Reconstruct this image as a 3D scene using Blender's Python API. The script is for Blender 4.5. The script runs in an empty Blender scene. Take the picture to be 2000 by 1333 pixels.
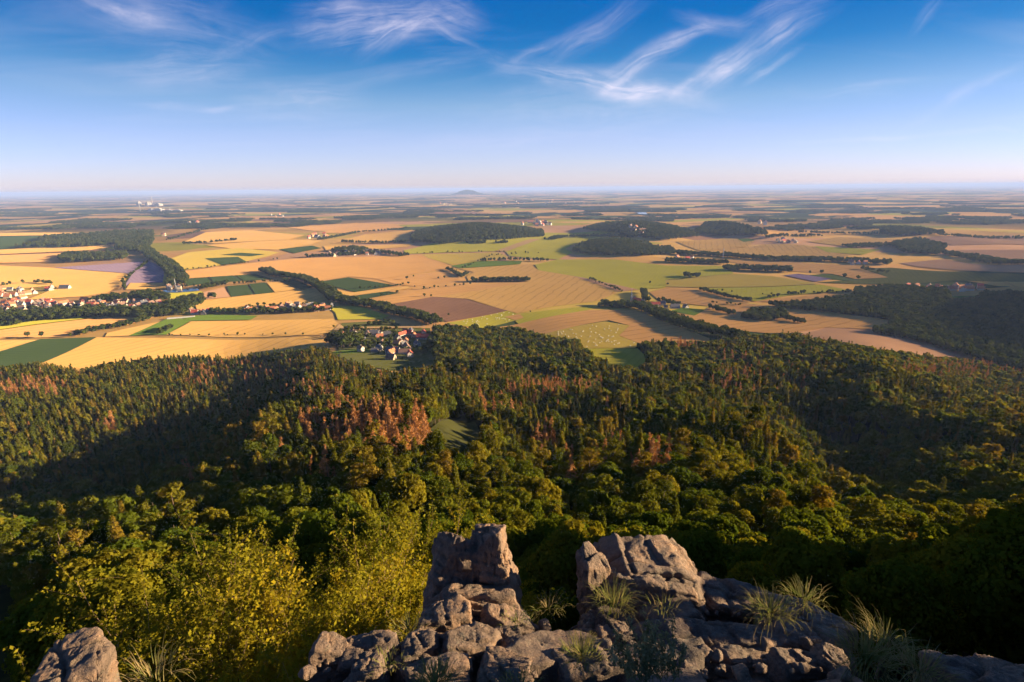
import bpy, bmesh, math, random
import numpy as np
from mathutils import Vector, Matrix
from mathutils.geometry import tessellate_polygon
R = math.radians
rng = np.random.RandomState(7)
random.seed(7)
SC = bpy.context.scene
COL = SC.collection

# ------------------------------------------------------------------ camera
PITCH, ROLL, FPX = R(16.6), R(0.55), 1000.0
cam_d = bpy.data.cameras.new('camera'); cam = bpy.data.objects.new('camera', cam_d); COL.objects.link(cam)
cam_d.sensor_width = 36; cam_d.lens = 18.0; cam_d.clip_start = 0.1; cam_d.clip_end = 300000
FWD = np.array([0, math.cos(PITCH), -math.sin(PITCH)]); UP0 = np.array([0, math.sin(PITCH), math.cos(PITCH)]); RT0 = np.array([1.0, 0, 0])
RT = RT0 * math.cos(ROLL) - UP0 * math.sin(ROLL); UP = UP0 * math.cos(ROLL) + RT0 * math.sin(ROLL)
cam.matrix_world = Matrix(((RT[0], UP[0], -FWD[0], 0), (RT[1], UP[1], -FWD[1], 0), (RT[2], UP[2], -FWD[2], 0), (0, 0, 0, 1)))
SC.camera = cam

def ray(px, py):
    px = np.asarray(px, float); py = np.asarray(py, float)
    a = (px - 1000) / FPX; b = (666.5 - py) / FPX
    d = FWD + a[..., None] * RT + b[..., None] * UP
    return d / np.linalg.norm(d, axis=-1, keepdims=True)
def to_px(p):
    p = np.asarray(p, float); w = p @ FWD
    w = np.where(w < 0.05, 0.05, w)
    return 1000 + FPX * (p @ RT) / w, 666.5 - FPX * (p @ UP) / w

# ------------------------------------------------------------------ light
SUN_EL, SUN_AZ = R(12.8), R(87)         # azimuth clockwise from +Y (the view direction)
SKY_STRENGTH, EXPOSURE = 0.05, 1.9
sun_d = bpy.data.lights.new('sun', 'SUN'); sun = bpy.data.objects.new('sun', sun_d); COL.objects.link(sun)
sun_d.energy = 5.0; sun_d.angle = R(0.53); sun_d.color = (1.0, 0.75, 0.43)
to_sun = Vector((math.sin(SUN_AZ) * math.cos(SUN_EL), math.cos(SUN_AZ) * math.cos(SUN_EL), math.sin(SUN_EL)))
sun.rotation_euler = to_sun.to_track_quat('Z', 'Y').to_euler()
SC.view_settings.view_transform = 'Standard'; SC.view_settings.look = 'None'
SC.view_settings.exposure = EXPOSURE; SC.view_settings.gamma = 1.0; SC.view_settings.use_curve_mapping = False
SC.cycles.use_denoising = True; SC.cycles.use_adaptive_sampling = True; SC.cycles.adaptive_threshold = 0.03
SC.cycles.max_bounces = 4; SC.cycles.diffuse_bounces = 2; SC.cycles.glossy_bounces = 2; SC.cycles.transmission_bounces = 3
SC.cycles.volume_bounces = 1; SC.cycles.transparent_max_bounces = 4

class NT:
    """small node-tree helper"""
    def __init__(s, nt): s.t = nt; s.n = nt.nodes; s.l = nt.links
    def node(s, typ, **kw):
        n = s.n.new(typ)
        for k, v in kw.items(): setattr(n, k, v)
        return n
    def put(s, sock, v):
        if hasattr(v, 'is_linked') or isinstance(v, bpy.types.NodeSocket): s.l.new(v, sock)
        else: sock.default_value = v
    def math(s, op, a, b=0.0, c=None, clamp=False):
        n = s.node('ShaderNodeMath', operation=op, use_clamp=clamp); s.put(n.inputs[0], a); s.put(n.inputs[1], b)
        if c is not None: s.put(n.inputs[2], c)
        return n.outputs[0]
    def vmath(s, op, a, b=(0, 0, 0)):
        n = s.node('ShaderNodeVectorMath', operation=op); s.put(n.inputs[0], a); s.put(n.inputs[1], b)
        return n.outputs['Value'] if op in ('LENGTH', 'DOT_PRODUCT', 'DISTANCE') else n.outputs[0]
    def noise(s, vec, scale, detail=4, rough=0.55, dist=0.0):
        n = s.node('ShaderNodeTexNoise'); s.put(n.inputs['Vector'], vec); n.inputs['Scale'].default_value = scale
        n.inputs['Detail'].default_value = detail; n.inputs['Roughness'].default_value = rough; n.inputs['Distortion'].default_value = dist
        return n.outputs[0]
    def maprange(s, v, a, b, c=0.0, d=1.0, smooth=False):
        n = s.node('ShaderNodeMapRange'); s.put(n.inputs[0], v)
        for i, q in enumerate((a, b, c, d)): n.inputs[i + 1].default_value = q
        if smooth: n.interpolation_type = 'SMOOTHSTEP'
        return n.outputs[0]
    def mix(s, f, a, b, mode='MIX'):
        n = s.node('ShaderNodeMix', data_type='RGBA', blend_type=mode); s.put(n.inputs[0], f)
        for k, v in ((6, a), (7, b)):
            if isinstance(v, tuple): n.inputs[k].default_value = (*v[:3], 1)
            else: s.l.new(v, n.inputs[k])
        return n.outputs[2]
    def ramp(s, f, stops, interp='LINEAR'):
        n = s.node('ShaderNodeValToRGB'); s.put(n.inputs[0], f); cr = n.color_ramp; cr.interpolation = interp
        while len(cr.elements) < len(stops): cr.elements.new(0.5)
        for e, (p, c) in zip(cr.elements, stops): e.position = p; e.color = (*c, 1)
        return n.outputs[0]

world = bpy.data.worlds.new('World'); SC.world = world; world.use_nodes = True
def build_world():
    t = NT(world.node_tree); t.n.clear()
    sky = t.node('ShaderNodeTexSky', sky_type='NISHITA'); sky.sun_disc = False
    sky.sun_elevation = SUN_EL; sky.sun_rotation = SUN_AZ
    sky.altitude = 400; sky.air_density = 1.0; sky.dust_density = 0.25; sky.ozone_density = 4.0
    g = t.node('ShaderNodeTexCoord').outputs['Generated']
    sep = t.node('ShaderNodeSeparateXYZ'); t.l.new(g, sep.inputs[0]); X, Y, Z = sep.outputs
    up = t.math('MAXIMUM', Z, 0.0)
    # the evening glow is spread evenly round the horizon
    t.l.new(t.vmath('NORMALIZE', t.vmath('MULTIPLY', g, (0.5, 1.0, 1.0))), sky.inputs[0])
    # deeper blue with height, paler rose near the horizon (clear evening air)
    tint = t.ramp(t.math('MULTIPLY', up, 1.0, clamp=True), [(0.0, (1.26, 1.05, 1.50)), (0.085, (1.32, 1.02, 1.27)), (0.14, (1.06, .97, 1.06)), (0.178, (.56, .79, .96)), (.212, (.19, .62, .90)), (.262, (.035, .50, .88)), (.33, (.02, .47, .92)), (.55, (.5, .70, .92)), (1.0, (.9, .92, .95))])
    col = t.mix(1.0, sky.outputs[0], tint, 'MULTIPLY')
    # cirrus: stretched noise in patches fixed on the sky
    yy = t.math('MAXIMUM', Y, 0.05)
    u = t.math('DIVIDE', X, yy); v = t.math('DIVIDE', Z, yy)
    comb = t.node('ShaderNodeCombineXYZ'); t.l.new(u, comb.inputs[0]); t.l.new(v, comb.inputs[1]); UV = comb.outputs[0]
    warp = t.node('ShaderNodeTexNoise'); t.l.new(UV, warp.inputs['Vector']); warp.inputs['Scale'].default_value = 5; warp.inputs['Detail'].default_value = 4
    wv = t.vmath('SCALE', t.vmath('SUBTRACT', warp.outputs['Color'], (0.5, 0.5, 0.5))); wv.node.inputs['Scale'].default_value = 0.055
    UVw = t.vmath('ADD', UV, wv)
    total = None
    patches = [(730, 48, 150, 34, 6, 1.0), (770, 66, 70, 20, 30, .7), (890, 32, 50, 28, -20, .45), (330, 40, 170, 44, -15, .40), (360, 132, 130, 28, 0, .55), (580, 190, 110, 28, 0, .5),
               (1170, 165, 190, 18, -10, 1.0), (1280, 185, 80, 14, 0, .7), (1270, 112, 85, 18, 27, .8), (1470, 100, 140, 24, 30, .9), (1420, 122, 50, 22, 35, .7), (1150, 68, 95, 22, 32, .5), (1400, 45, 75, 14, -8, .5),
               (1890, 185, 95, 12, 27, .45), (1540, 10, 110, 12, 18, .45), (1830, 262, 260, 5, 1, .35), (1150, 205, 260, 44, 3, .30), (1815, 30, 40, 10, 60, .25), (560, 228, 70, 6, -3, .3), (820, 140, 130, 16, 8, .2), (1030, 265, 240, 14, 4, .22),
               (250, 15, 90, 10, -15, .6), (480, 90, 80, 12, 20, .4), (640, 20, 60, 10, 0, .6), (1050, 100, 70, 9, 25, .5), (1230, 150, 60, 8, 30, .7), (1340, 70, 70, 9, 20, .6), (1510, 130, 50, 8, 30, .6), (1340, 165, 60, 9, 35, .6), (420, 207, 40, 5, 0, .5), (1690, 172, 120, 6, 5, .35), (880, 70, 60, 7, -30, .4), (330, 200, 60, 6, 0, .35)]
    for k, (px, py, L, W, ang, inten) in enumerate(patches):
        d = ray(px, py); c0 = (d[0] / d[1], d[2] / d[1])
        sx = 1.0 / d[1] ** 2 * 0.85
        mp = t.node('ShaderNodeMapping', vector_type='TEXTURE'); t.l.new(UVw, mp.inputs[0])
        mp.inputs['Location'].default_value = (c0[0], c0[1], 0); mp.inputs['Rotation'].default_value = (0, 0, R(ang))
        mp.inputs['Scale'].default_value = (L / 1000 * 1.25, W / 1000 * 1.35, 1)
        m = t.maprange(t.vmath('LENGTH', mp.outputs[0]), 1.15, 0.0, 0.0, 1.0, True)
        sc = t.vmath('MULTIPLY', mp.outputs[0], (L / 80.0, W / 9.0, 1)); sc = t.vmath('ADD', sc, (k * 7.3, k * 3.1, 0))
        n = t.noise(sc, 0.75, 7, 0.66, 0.8)
        n = t.maprange(n, 0.34, 0.80, 0.0, 1.0)
        m = t.math('MULTIPLY', t.math('MULTIPLY', m, t.math('ADD', n, 0.10)), inten * 0.76)
        total = m if total is None else t.math('ADD', total, m)
    # thin general cirrus over the whole dome
    pz = t.math('ADD', up, 0.12); comb2 = t.node('ShaderNodeCombineXYZ'); t.l.new(t.math('DIVIDE', X, pz), comb2.inputs[0]); t.l.new(t.math('DIVIDE', Y, pz), comb2.inputs[1])
    thin = t.noise(t.vmath('MULTIPLY', comb2.outputs[0], (0.5, 1.5, 1)), 0.9, 7, 0.6, 1.2)
    thin = t.math('MULTIPLY', t.maprange(thin, 0.50, 0.80, 0.0, 0.14), t.maprange(up, 0.02, 0.15))
    front = t.math('GREATER_THAN', Y, 0.06)
    total = t.math('MULTIPLY', total, t.maprange(t.noise(UVw, 10.0, 8, .65), .36, .60, .50, 1.0))
    total = t.math('ADD', t.math('MULTIPLY', total, front), thin)
    total = t.math('MULTIPLY', t.math('MINIMUM', total, 1.0), 0.80)
    cloud = t.mix(total, col, (6.2, 5.5, 6.2))
    bg = t.node('ShaderNodeBackground'); t.l.new(cloud, bg.inputs[0]); bg.inputs[1].default_value = SKY_STRENGTH
    out = t.node('ShaderNodeOutputWorld'); t.l.new(bg.outputs[0], out.inputs[0])
build_world()

# ------------------------------------------------------------------ numeric helpers
_P = np.random.RandomState(3).permutation(256); _P = np.concatenate([_P, _P, _P])
_G = np.random.RandomState(4).normal(size=(256, 3)); _G /= np.linalg.norm(_G, axis=1, keepdims=True)
def perlin(p):
    p = np.asarray(p, float); i = np.floor(p).astype(int); f = p - i; i &= 255
    u = f * f * f * (f * (f * 6 - 15) + 10); out = 0
    for dx in (0, 1):
        for dy in (0, 1):
            for dz in (0, 1):
                h = _P[_P[_P[i[..., 0] + dx] + i[..., 1] + dy] + i[..., 2] + dz]
                g = _G[h]; d = f - np.array([dx, dy, dz]); w = np.where([dx, dy, dz], u, 1 - u).prod(-1)
                out = out + w * (g * d).sum(-1)
    return out
def fbm(p, o=4, g=0.5):
    s = 0; a = 1.0
    for k in range(o): s = s + a * perlin(np.asarray(p) * 2 ** k + 17.3 * k); a *= g
    return s
def sstep(a, b, x): t = np.clip((x - a) / (b - a), 0, 1); return t * t * (3 - 2 * t)
def inpoly(px, py, poly):
    px = np.asarray(px); py = np.asarray(py); c = np.zeros(px.shape, bool); n = len(poly); j = n - 1
    for i in range(n):
        xi, yi = poly[i]; xj, yj = poly[j]
        if yi != yj:
            c ^= ((yi > py) != (yj > py)) & (px < (xj - xi) * (py - yi) / (yj - yi) + xi)
        j = i
    return c

# ------------------------------------------------------------------ terrain height
# (pixel x, pixel y, horizontal range in m, canopy height above ground)
CP = [(1000, 1030, 50, 7), (1000, 960, 86, 10), (1000, 900, 160, 12), (1000, 850, 235, 12), (1000, 800, 300, 13), (1000, 760, 370, 13), (1000, 720, 480, 14), (1000, 690, 590, 14), (1000, 660, 740, 14),
      (200, 900, 430, 13), (650, 850, 225, 12), (650, 790, 290, 13), (700, 755, 405, 13), (800, 720, 520, 13), (600, 700, 650, 14), (850, 780, 290, 13),
      (300, 850, 475, 13), (100, 950, 385, 13), (0, 1000, 270, 12), (250, 1000, 185, 11), (500, 950, 150, 12), (500, 900, 205, 12), (500, 1000, 95, 10),
      (0, 720, 900, 14), (400, 720, 740, 14), (0, 760, 730, 14), (200, 800, 580, 14), (0, 850, 530, 14), (400, 800, 500, 14), (500, 760, 570, 14),
      (300, 1050, 105, 10), (100, 1100, 90, 9), (100, 1200, 34, 6), (600, 1050, 46, 7), (1200, 1050, 48, 7), (1400, 1080, 36, 6), (1700, 1100, 52, 7),
      (1500, 1000, 90, 10), (1500, 900, 170, 12), (1500, 835, 235, 12), (1650, 862, 412, 13), (1570, 825, 402, 13), (1400, 775, 400, 13), (1500, 765, 450, 13), (1400, 700, 600, 14), (1700, 765, 470, 13), (1900, 835, 395, 13),
      (1800, 915, 315, 13), (1800, 850, 400, 13), (1950, 960, 195, 12), (1950, 1060, 92, 10), (1800, 1150, 40, 7), (1900, 735, 800, 13), (1250, 720, 520, 13), (1250, 800, 285, 12), (1250, 900, 160, 12)]
pts, zs = [], []
for px, py, r, h in CP:
    d = ray(px, py); k = r / math.hypot(d[0], d[1]); pts.append((d[0] * k, d[1] * k)); zs.append(d[2] * k - h)
XY = [(-3.2, 5.8, -8.6), (-6.7, 10.7, -12.0), (-3.9, 3.8, -7.6), (-1.0, 6.0, -8.6), (1.5, 7.0, -9.5), (4.5, 6.0, -8.5), (6, 4.0, -6.5), (0, 12, -14.5), (8, 12, -13.5), (-12, 4, -11.5), (0, -6, -2.0), (6, -2, -3), (12, 3, -8),
      (30, 3, -9), (60, 14, -12), (48, 27, -9), (60, 29, -6), (62, 37, -17), (110, 0, -3), (60, -30, -3), (220, 80, -95), (320, 200, -150), (500, 380, -195), (0, -40, -2), (-40, -10, -22), (-30, -60, -12), (-90, 20, -62), (-260, 60, -120), (-150, -150, -60), (100, -200, -10), (-600, 200, -205), (0, -400, -60), (500, -300, -60), (-500, -500, -180),  # includes the unseen right-hand ridge, heights set to shade the lower slopes
      (700, 300, -190), (-1000, 0, -245), (1000, -600, -160), (-900, -900, -245), (0, -1200, -200)]
for x, y, z in XY: pts.append((x, y)); zs.append(z)
for a in np.arange(-70, 44, 9): pts.append((1150 * math.sin(R(a)), 1150 * math.cos(R(a)))); zs.append(-245)
pts = np.array(pts); zs = np.array(zs)
def _emb(x, y):
    r = np.hypot(x, y) + 1e-6; k = np.log1p(r / 8.0) / r
    return np.stack([x * k, y * k], -1)
E = _emb(pts[:, 0], pts[:, 1])
def _tps(d2): return 0.5 * d2 * np.log(d2 + 1e-12)
D2 = ((E[:, None] - E[None]) ** 2).sum(-1); n = len(E)
A = np.zeros((n + 3, n + 3)); A[:n, :n] = _tps(D2) + np.eye(n) * 0.002; A[:n, n] = 1; A[:n, n + 1:] = E; A[n, :n] = 1; A[n + 1:, :n] = E.T
WT = np.linalg.solve(A, np.concatenate([zs, np.zeros(3)]))
def plain(x, y):
    z = -245 + 5 * np.sin(x / 430 + 1) * np.cos(y / 610) + 3.5 * np.sin(x / 210 + y / 330)
    r = np.hypot(x, y); z = z + 10 * sstep(2500, 9000, r) * np.sin(x / 2300 + 2) * np.sin(y / 1900)
    for cx, cy, sx, sy, h in HILLS:
        z = z + h * np.exp(-((x - cx) / sx) ** 2 - ((y - cy) / sy) ** 2)
    return z
def _g0(px, py, z=-245):
    d = ray(px, py); k = z / d[2]; return d[0] * k, d[1] * k
HILLS = []
for px, py, wpx, dep, h in [(930, 462, 105, 420, 44), (1250, 458, 100, 420, 46), (1200, 487, 75, 230, 22), (1425, 455, 60, 420, 34), (1780, 462, 90, 500, 20)]:
    x, y = _g0(px, py); HILLS.append((x, y, wpx / 1000 * y * 0.75, dep, h))
HILLS.append((-1700, 21000, 430, 700, 190)); HILLS.append((1500, 880, 330, 420, 175))   # the cone far off, and an unseen hill sized to shade the right valley
HILLS.append((-1500, 19500, 1500, 900, 45))
def ground(x, y):
    x = np.asarray(x, float); y = np.asarray(y, float); sh = x.shape; x = x.ravel(); y = y.ravel()
    z = plain(x, y); r = np.hypot(x, y); m = r < 1300
    if m.any():
        e = _emb(x[m], y[m]); o = np.empty(len(e))
        for s in range(0, len(e), 20000):
            q = e[s:s + 20000]; o[s:s + 20000] = _tps(((q[:, None] - E[None]) ** 2).sum(-1)) @ WT[:n] + WT[n] + q @ WT[n + 1:]
        rr = r[m]; o = np.maximum(o, -262.0)
        o = o + (fbm(np.stack([(x[m] + .35 * y[m]) / 62, (y[m] - .35 * x[m]) / 125, 0 * rr + 5], -1), 3) * 13.0) * sstep(90, 240, rr) * (1 - sstep(450, 680, rr))
        w = sstep(850, 1200, rr); z[m] = o * (1 - w) + z[m] * w
    return z.reshape(sh)
def hit(px, py, rmin=450.0, rmax=60000.0, steps=420):
    """first ground point along the ray of each pixel"""
    px = np.atleast_1d(np.asarray(px, float)); py = np.atleast_1d(np.asarray(py, float)); d = ray(px, py)
    hr = np.hypot(d[:, 0], d[:, 1]); rr = np.geomspace(rmin, rmax, steps)
    T = rr[None] / hr[:, None]; X = d[:, 0:1] * T; Y = d[:, 1:2] * T; Z = d[:, 2:3] * T
    below = Z - ground(X, Y) < 0; i = np.where(below.any(1), below.argmax(1), steps - 1); i = np.maximum(i, 1); q = np.arange(len(px))
    a = T[q, i - 1]; b = T[q, i]
    for _ in range(18):
        m = 0.5 * (a + b); g = d * m[:, None]; bel = g[:, 2] < ground(g[:, 0], g[:, 1]); b = np.where(bel, m, b); a = np.where(bel, a, m)
    g = d * b[:, None]; g[:, 2] = ground(g[:, 0], g[:, 1]); return g

# ------------------------------------------------------------------ object helpers
def mesh_np(name, V, F, mats=(), mi=None, smooth=False):
    """V (n,3), F: list of (m,k) int arrays"""
    if not isinstance(F, list): F = [F]
    me = bpy.data.meshes.new(name); V = np.asarray(V, np.float32)
    me.vertices.add(len(V)); me.vertices.foreach_set('co', V.ravel())
    tot = np.concatenate([np.full(len(f), f.shape[1]) for f in F]); lv = np.concatenate([f.ravel() for f in F]).astype(np.int32)
    st = np.concatenate([[0], np.cumsum(tot)[:-1]]).astype(np.int32)
    me.loops.add(len(lv)); me.loops.foreach_set('vertex_index', lv)
    me.polygons.add(len(tot)); me.polygons.foreach_set('loop_start', st); me.polygons.foreach_set('loop_total', tot.astype(np.int32))
    if mi is not None: me.polygons.foreach_set('material_index', np.asarray(mi, np.int32))
    if smooth: me.polygons.foreach_set('use_smooth', np.ones(len(tot), bool))
    for m in mats: me.materials.append(m)
    me.update(calc_edges=True); me.validate(); return me
def link(name, me, parent=None, **props):
    o = bpy.data.objects.new(name, me); COL.objects.link(o)
    if parent is not None: o.parent = parent
    for k, v in props.items(): o[k] = v
    return o
def thing(name, label, cat, loc=(0, 0, 0), rz=0.0, group=None, scale=1.0):
    o = bpy.data.objects.new(name, None); COL.objects.link(o); o.location = loc; o.rotation_euler = (0, 0, rz); o.scale = (scale,) * 3
    o.empty_display_size = 0.2; o['label'] = label; o['category'] = cat
    if group: o['group'] = group
    return o
def tag(o, label, cat, group=None):
    o['label'] = label; o['category'] = cat
    if group: o['group'] = group
    return o
class MB:
    """collects simple solids into one mesh"""
    def __init__(s): s.v = []; s.f = []
    def add(s, V, F): b = len(s.v); s.v += [tuple(q) for q in V]; s.f += [tuple(i + b for i in q) for q in F]; return s
    def box(s, x0, x1, y0, y1, z0, z1):
        return s.add([(x0, y0, z0), (x1, y0, z0), (x1, y1, z0), (x0, y1, z0), (x0, y0, z1), (x1, y0, z1), (x1, y1, z1), (x0, y1, z1)],
                     [(0, 3, 2, 1), (4, 5, 6, 7), (0, 1, 5, 4), (1, 2, 6, 5), (2, 3, 7, 6), (3, 0, 4, 7)])
    def ring(s, prof, n=16, c=(0, 0, 0), axis='z'):
        V = []
        for r, h in prof:
            for k in range(n):
                a = 2 * math.pi * k / n; p = (r * math.cos(a), r * math.sin(a), h)
                if axis == 'y': p = (p[0], p[2], p[1])
                V.append((p[0] + c[0], p[1] + c[1], p[2] + c[2]))
        F = [(j * n + k, j * n + (k + 1) % n, (j + 1) * n + (k + 1) % n, (j + 1) * n + k) for j in range(len(prof) - 1) for k in range(n)]
        F += [tuple(range(n))[::-1], tuple((len(prof) - 1) * n + k for k in range(n))]
        return s.add(V, F)
    def mesh(s, name, mat, smooth=False):
        me = bpy.data.meshes.new(name); me.from_pydata(s.v, [], s.f); me.materials.append(mat)
        if smooth: me.polygons.foreach_set('use_smooth', np.ones(len(me.polygons), bool))
        return me
def tubes(segs, sides=5):
    """segs: list of (p0, p1, r0, r1) -> V, F"""
    P0 = np.array([s[0] for s in segs], float); P1 = np.array([s[1] for s in segs], float); r0 = np.array([s[2] for s in segs]); r1 = np.array([s[3] for s in segs])
    d = P1 - P0; d /= np.linalg.norm(d, axis=1, keepdims=True) + 1e-9
    ref = np.where(np.abs(d[:, 2:3]) > 0.9, np.array([[1.0, 0, 0]]), np.array([[0, 0, 1.0]])); t = np.cross(d, ref); t /= np.linalg.norm(t, axis=1, keepdims=True); b = np.cross(d, t)
    a = np.arange(sides) * 2 * math.pi / sides; c, s = np.cos(a), np.sin(a)
    ring = t[:, None] * c[None, :, None] + b[:, None] * s[None, :, None]
    V = np.concatenate([P0[:, None] + ring * r0[:, None, None], P1[:, None] + ring * r1[:, None, None]], 1)
    k = np.arange(sides); base = (np.arange(len(segs)) * 2 * sides)[:, None]
    F = np.stack([base + k, base + (k + 1) % sides, base + sides + (k + 1) % sides, base + sides + k], -1).reshape(-1, 4)
    return V.reshape(-1, 3), F
def leaves(C, N, size, rs, aspect=0.62, jit=0.7):
    """diamond leaf faces at C facing roughly N"""
    m = len(C); N = N + rs.normal(size=(m, 3)) * jit; N /= np.linalg.norm(N, axis=1, keepdims=True) + 1e-9
    t = np.cross(N, rs.normal(size=(m, 3))); t /= np.linalg.norm(t, axis=1, keepdims=True) + 1e-9; b = np.cross(N, t)
    s = (size * np.clip(np.exp(rs.normal(size=m) * .38), .45, 1.8))[:, None]
    V = np.stack([C - t * s, C - b * s * aspect + N * s * 0.12, C + t * s, C + b * s * aspect + N * s * 0.12], 1).reshape(-1, 3)
    return V, np.arange(4 * m).reshape(-1, 4)
def sph(rs, m): v = rs.normal(size=(m, 3)); return v / np.linalg.norm(v, axis=1, keepdims=True)

# ------------------------------------------------------------------ materials
def mat_new(name):
    m = bpy.data.materials.new(name); m.use_nodes = True; t = NT(m.node_tree); t.n.clear()
    out = t.node('ShaderNodeOutputMaterial'); return m, t, out
def plain_mat(name, col, rough=0.85, var=0.25, scale=3.0, bump=0.0):
    m, t, out = mat_new(name); b = t.node('ShaderNodeBsdfPrincipled')
    tc = t.node('ShaderNodeTexCoord').outputs['Object']; nz = t.noise(tc, scale, 5)
    lo = tuple(c * (1 - var) for c in col); hi = tuple(min(c * (1 + var), 1) for c in col)
    t.l.new(t.ramp(nz, [(0.3, lo), (0.7, hi)]), b.inputs['Base Color']); b.inputs['Roughness'].default_value = rough
    if bump:
        bp = t.node('ShaderNodeBump'); bp.inputs['Strength'].default_value = bump; t.l.new(nz, bp.inputs['Height']); t.l.new(bp.outputs[0], b.inputs['Normal'])
    t.l.new(b.outputs[0], out.inputs[0]); return m
def leaf_mat(name, cols, trans=0.35, scale=0.5):
    """foliage: colour differs from tree to tree and between clumps"""
    m, t, out = mat_new(name); oi = t.node('ShaderNodeObjectInfo')
    tc = t.node('ShaderNodeTexCoord').outputs['Object']; nz = t.noise(tc, scale, 3)
    f = t.math('ADD', t.math('MULTIPLY', oi.outputs['Random'], 0.75), t.math('MULTIPLY', t.math('SUBTRACT', nz, 0.5), 0.7), clamp=True)
    col = t.ramp(f, [(i / (len(cols) - 1), c) for i, c in enumerate(cols)])
    df = t.node('ShaderNodeBsdfDiffuse'); tr = t.node('ShaderNodeBsdfTranslucent'); mx = t.node('ShaderNodeMixShader'); mx.inputs[0].default_value = trans
    t.l.new(col, df.inputs[0]); t.l.new(t.mix(1.0, col, (1.25, 1.15, 0.5), 'MULTIPLY'), tr.inputs[0])
    t.l.new(df.outputs[0], mx.inputs[1]); t.l.new(tr.outputs[0], mx.inputs[2]); t.l.new(mx.outputs[0], out.inputs[0]); return m
M = {}
M['broad'] = leaf_mat('broadleaf', [(.050, .076, .008), (.086, .108, .010), (.130, .132, .012), (.175, .146, .013), (.100, .130, .014)], .42)
M['conif'] = leaf_mat('needles', [(.046, .062, .008), (.084, .094, .010), (.130, .118, .012), (.175, .116, .018), (.105, .106, .012)], 0.38)
M['dead'] = leaf_mat('dead_needles', [(.31, .140, .050), (.40, .185, .066), (.43, .22, .09), (.27, .14, .065)], 0.15)
M['hedge'] = leaf_mat('hedge_leaf', [(.034, .052, .014), (.055, .076, .016), (.078, .086, .018), (.048, .068, .016)], 0.25)
M['bush'] = leaf_mat('bush_leaf', [(.10, .115, .012), (.19, .175, .014), (.28, .22, .016), (.22, .18, .014)], 0.45, 2.2)
M['trunk'] = plain_mat('bark', (.14, .095, .065), 0.95, 0.35, 6.0, 0.4)
M['twig'] = plain_mat('twig_bark', (.28, .18, .10), 0.9, 0.3, 8.0, 0.3)
M['dbark'] = plain_mat('dead_bark', (.24, .14, .09), 0.95, 0.3, 4.0, 0.3)

def crop_mat(name, col, col2=None, rows=0.0, rot=0.0, rowgap=12.0):
    """a crop or meadow: uneven growth, tractor lines"""
    m, t, out = mat_new(name); b = t.node('ShaderNodeBsdfDiffuse'); b.inputs['Roughness'].default_value = 0.6
    pos = t.node('ShaderNodeNewGeometry').outputs['Position']; col2 = col2 or tuple(c * 0.78 for c in col)
    n1 = t.noise(pos, 1 / 130.0, 5, 0.6); n2 = t.noise(pos, 1 / 14.0, 5, 0.65)
    f = t.math('ADD', t.math('MULTIPLY', t.maprange(n1, 0.3, 0.7), 0.6), t.math('MULTIPLY', t.maprange(n2, 0.25, 0.75), 0.4), clamp=True)
    c = t.mix(f, col2, col)
    if rows:
        mp = t.node('ShaderNodeMapping'); t.l.new(pos, mp.inputs[0]); mp.inputs['Rotation'].default_value = (0, 0, rot)
        sx = t.node('ShaderNodeSeparateXYZ'); t.l.new(mp.outputs[0], sx.inputs[0])
        wob = t.math('MULTIPLY', t.math('SUBTRACT', t.noise(pos, 1 / 60.0, 3), 0.5), rowgap * 0.9)
        w = t.math('FRACT', t.math('DIVIDE', t.math('ADD', sx.outputs[0], wob), rowgap))
        l = t.math('LESS_THAN', w, 0.16); l = t.math('MULTIPLY', l, t.maprange(t.noise(pos, 1 / 90.0, 3), 0.35, 0.6, 0.1, rows))
        c = t.mix(l, c, tuple(q * 0.55 for q in col2))
    t.l.new(c, b.inputs[0]); t.l.new(b.outputs[0], out.inputs[0]); return m
CROP = dict(W=((.70, .42, .130), (.61, .355, .11)), O=((.70, .385, .135), (.59, .32, .115)), P=((.60, .34, .19), (.49, .28, .16)), B=((.34, .185, .115), (.24, .13, .085)),
            Y=((.60, .43, .09), (.50, .37, .075)), G=((.54, .47, .058), (.43, .39, .048)), K=((.17, .25, .040), (.12, .19, .030)), D=((.060, .095, .035), (.045, .075, .028)),
            L=((.31, .225, .33), (.26, .19, .27)), T=((.55, .36, .17), (.50, .32, .15)), V=((.17, .17, .05), (.12, .13, .04)))
CROP = {k: tuple(tuple(c * .76 for c in q) for q in v) for k, v in CROP.items()}
for i, (k, (a, b_)) in enumerate(CROP.items()):
    M['f' + k] = crop_mat('crop_' + k.lower(), a, b_, (0.85 if k == 'B' else 0.5) if k in 'WOB' else (0.5 if k in 'DLV' else 0.25), R(20 + 37 * i), 24.0 if k in 'WO' else 11.0)

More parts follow.
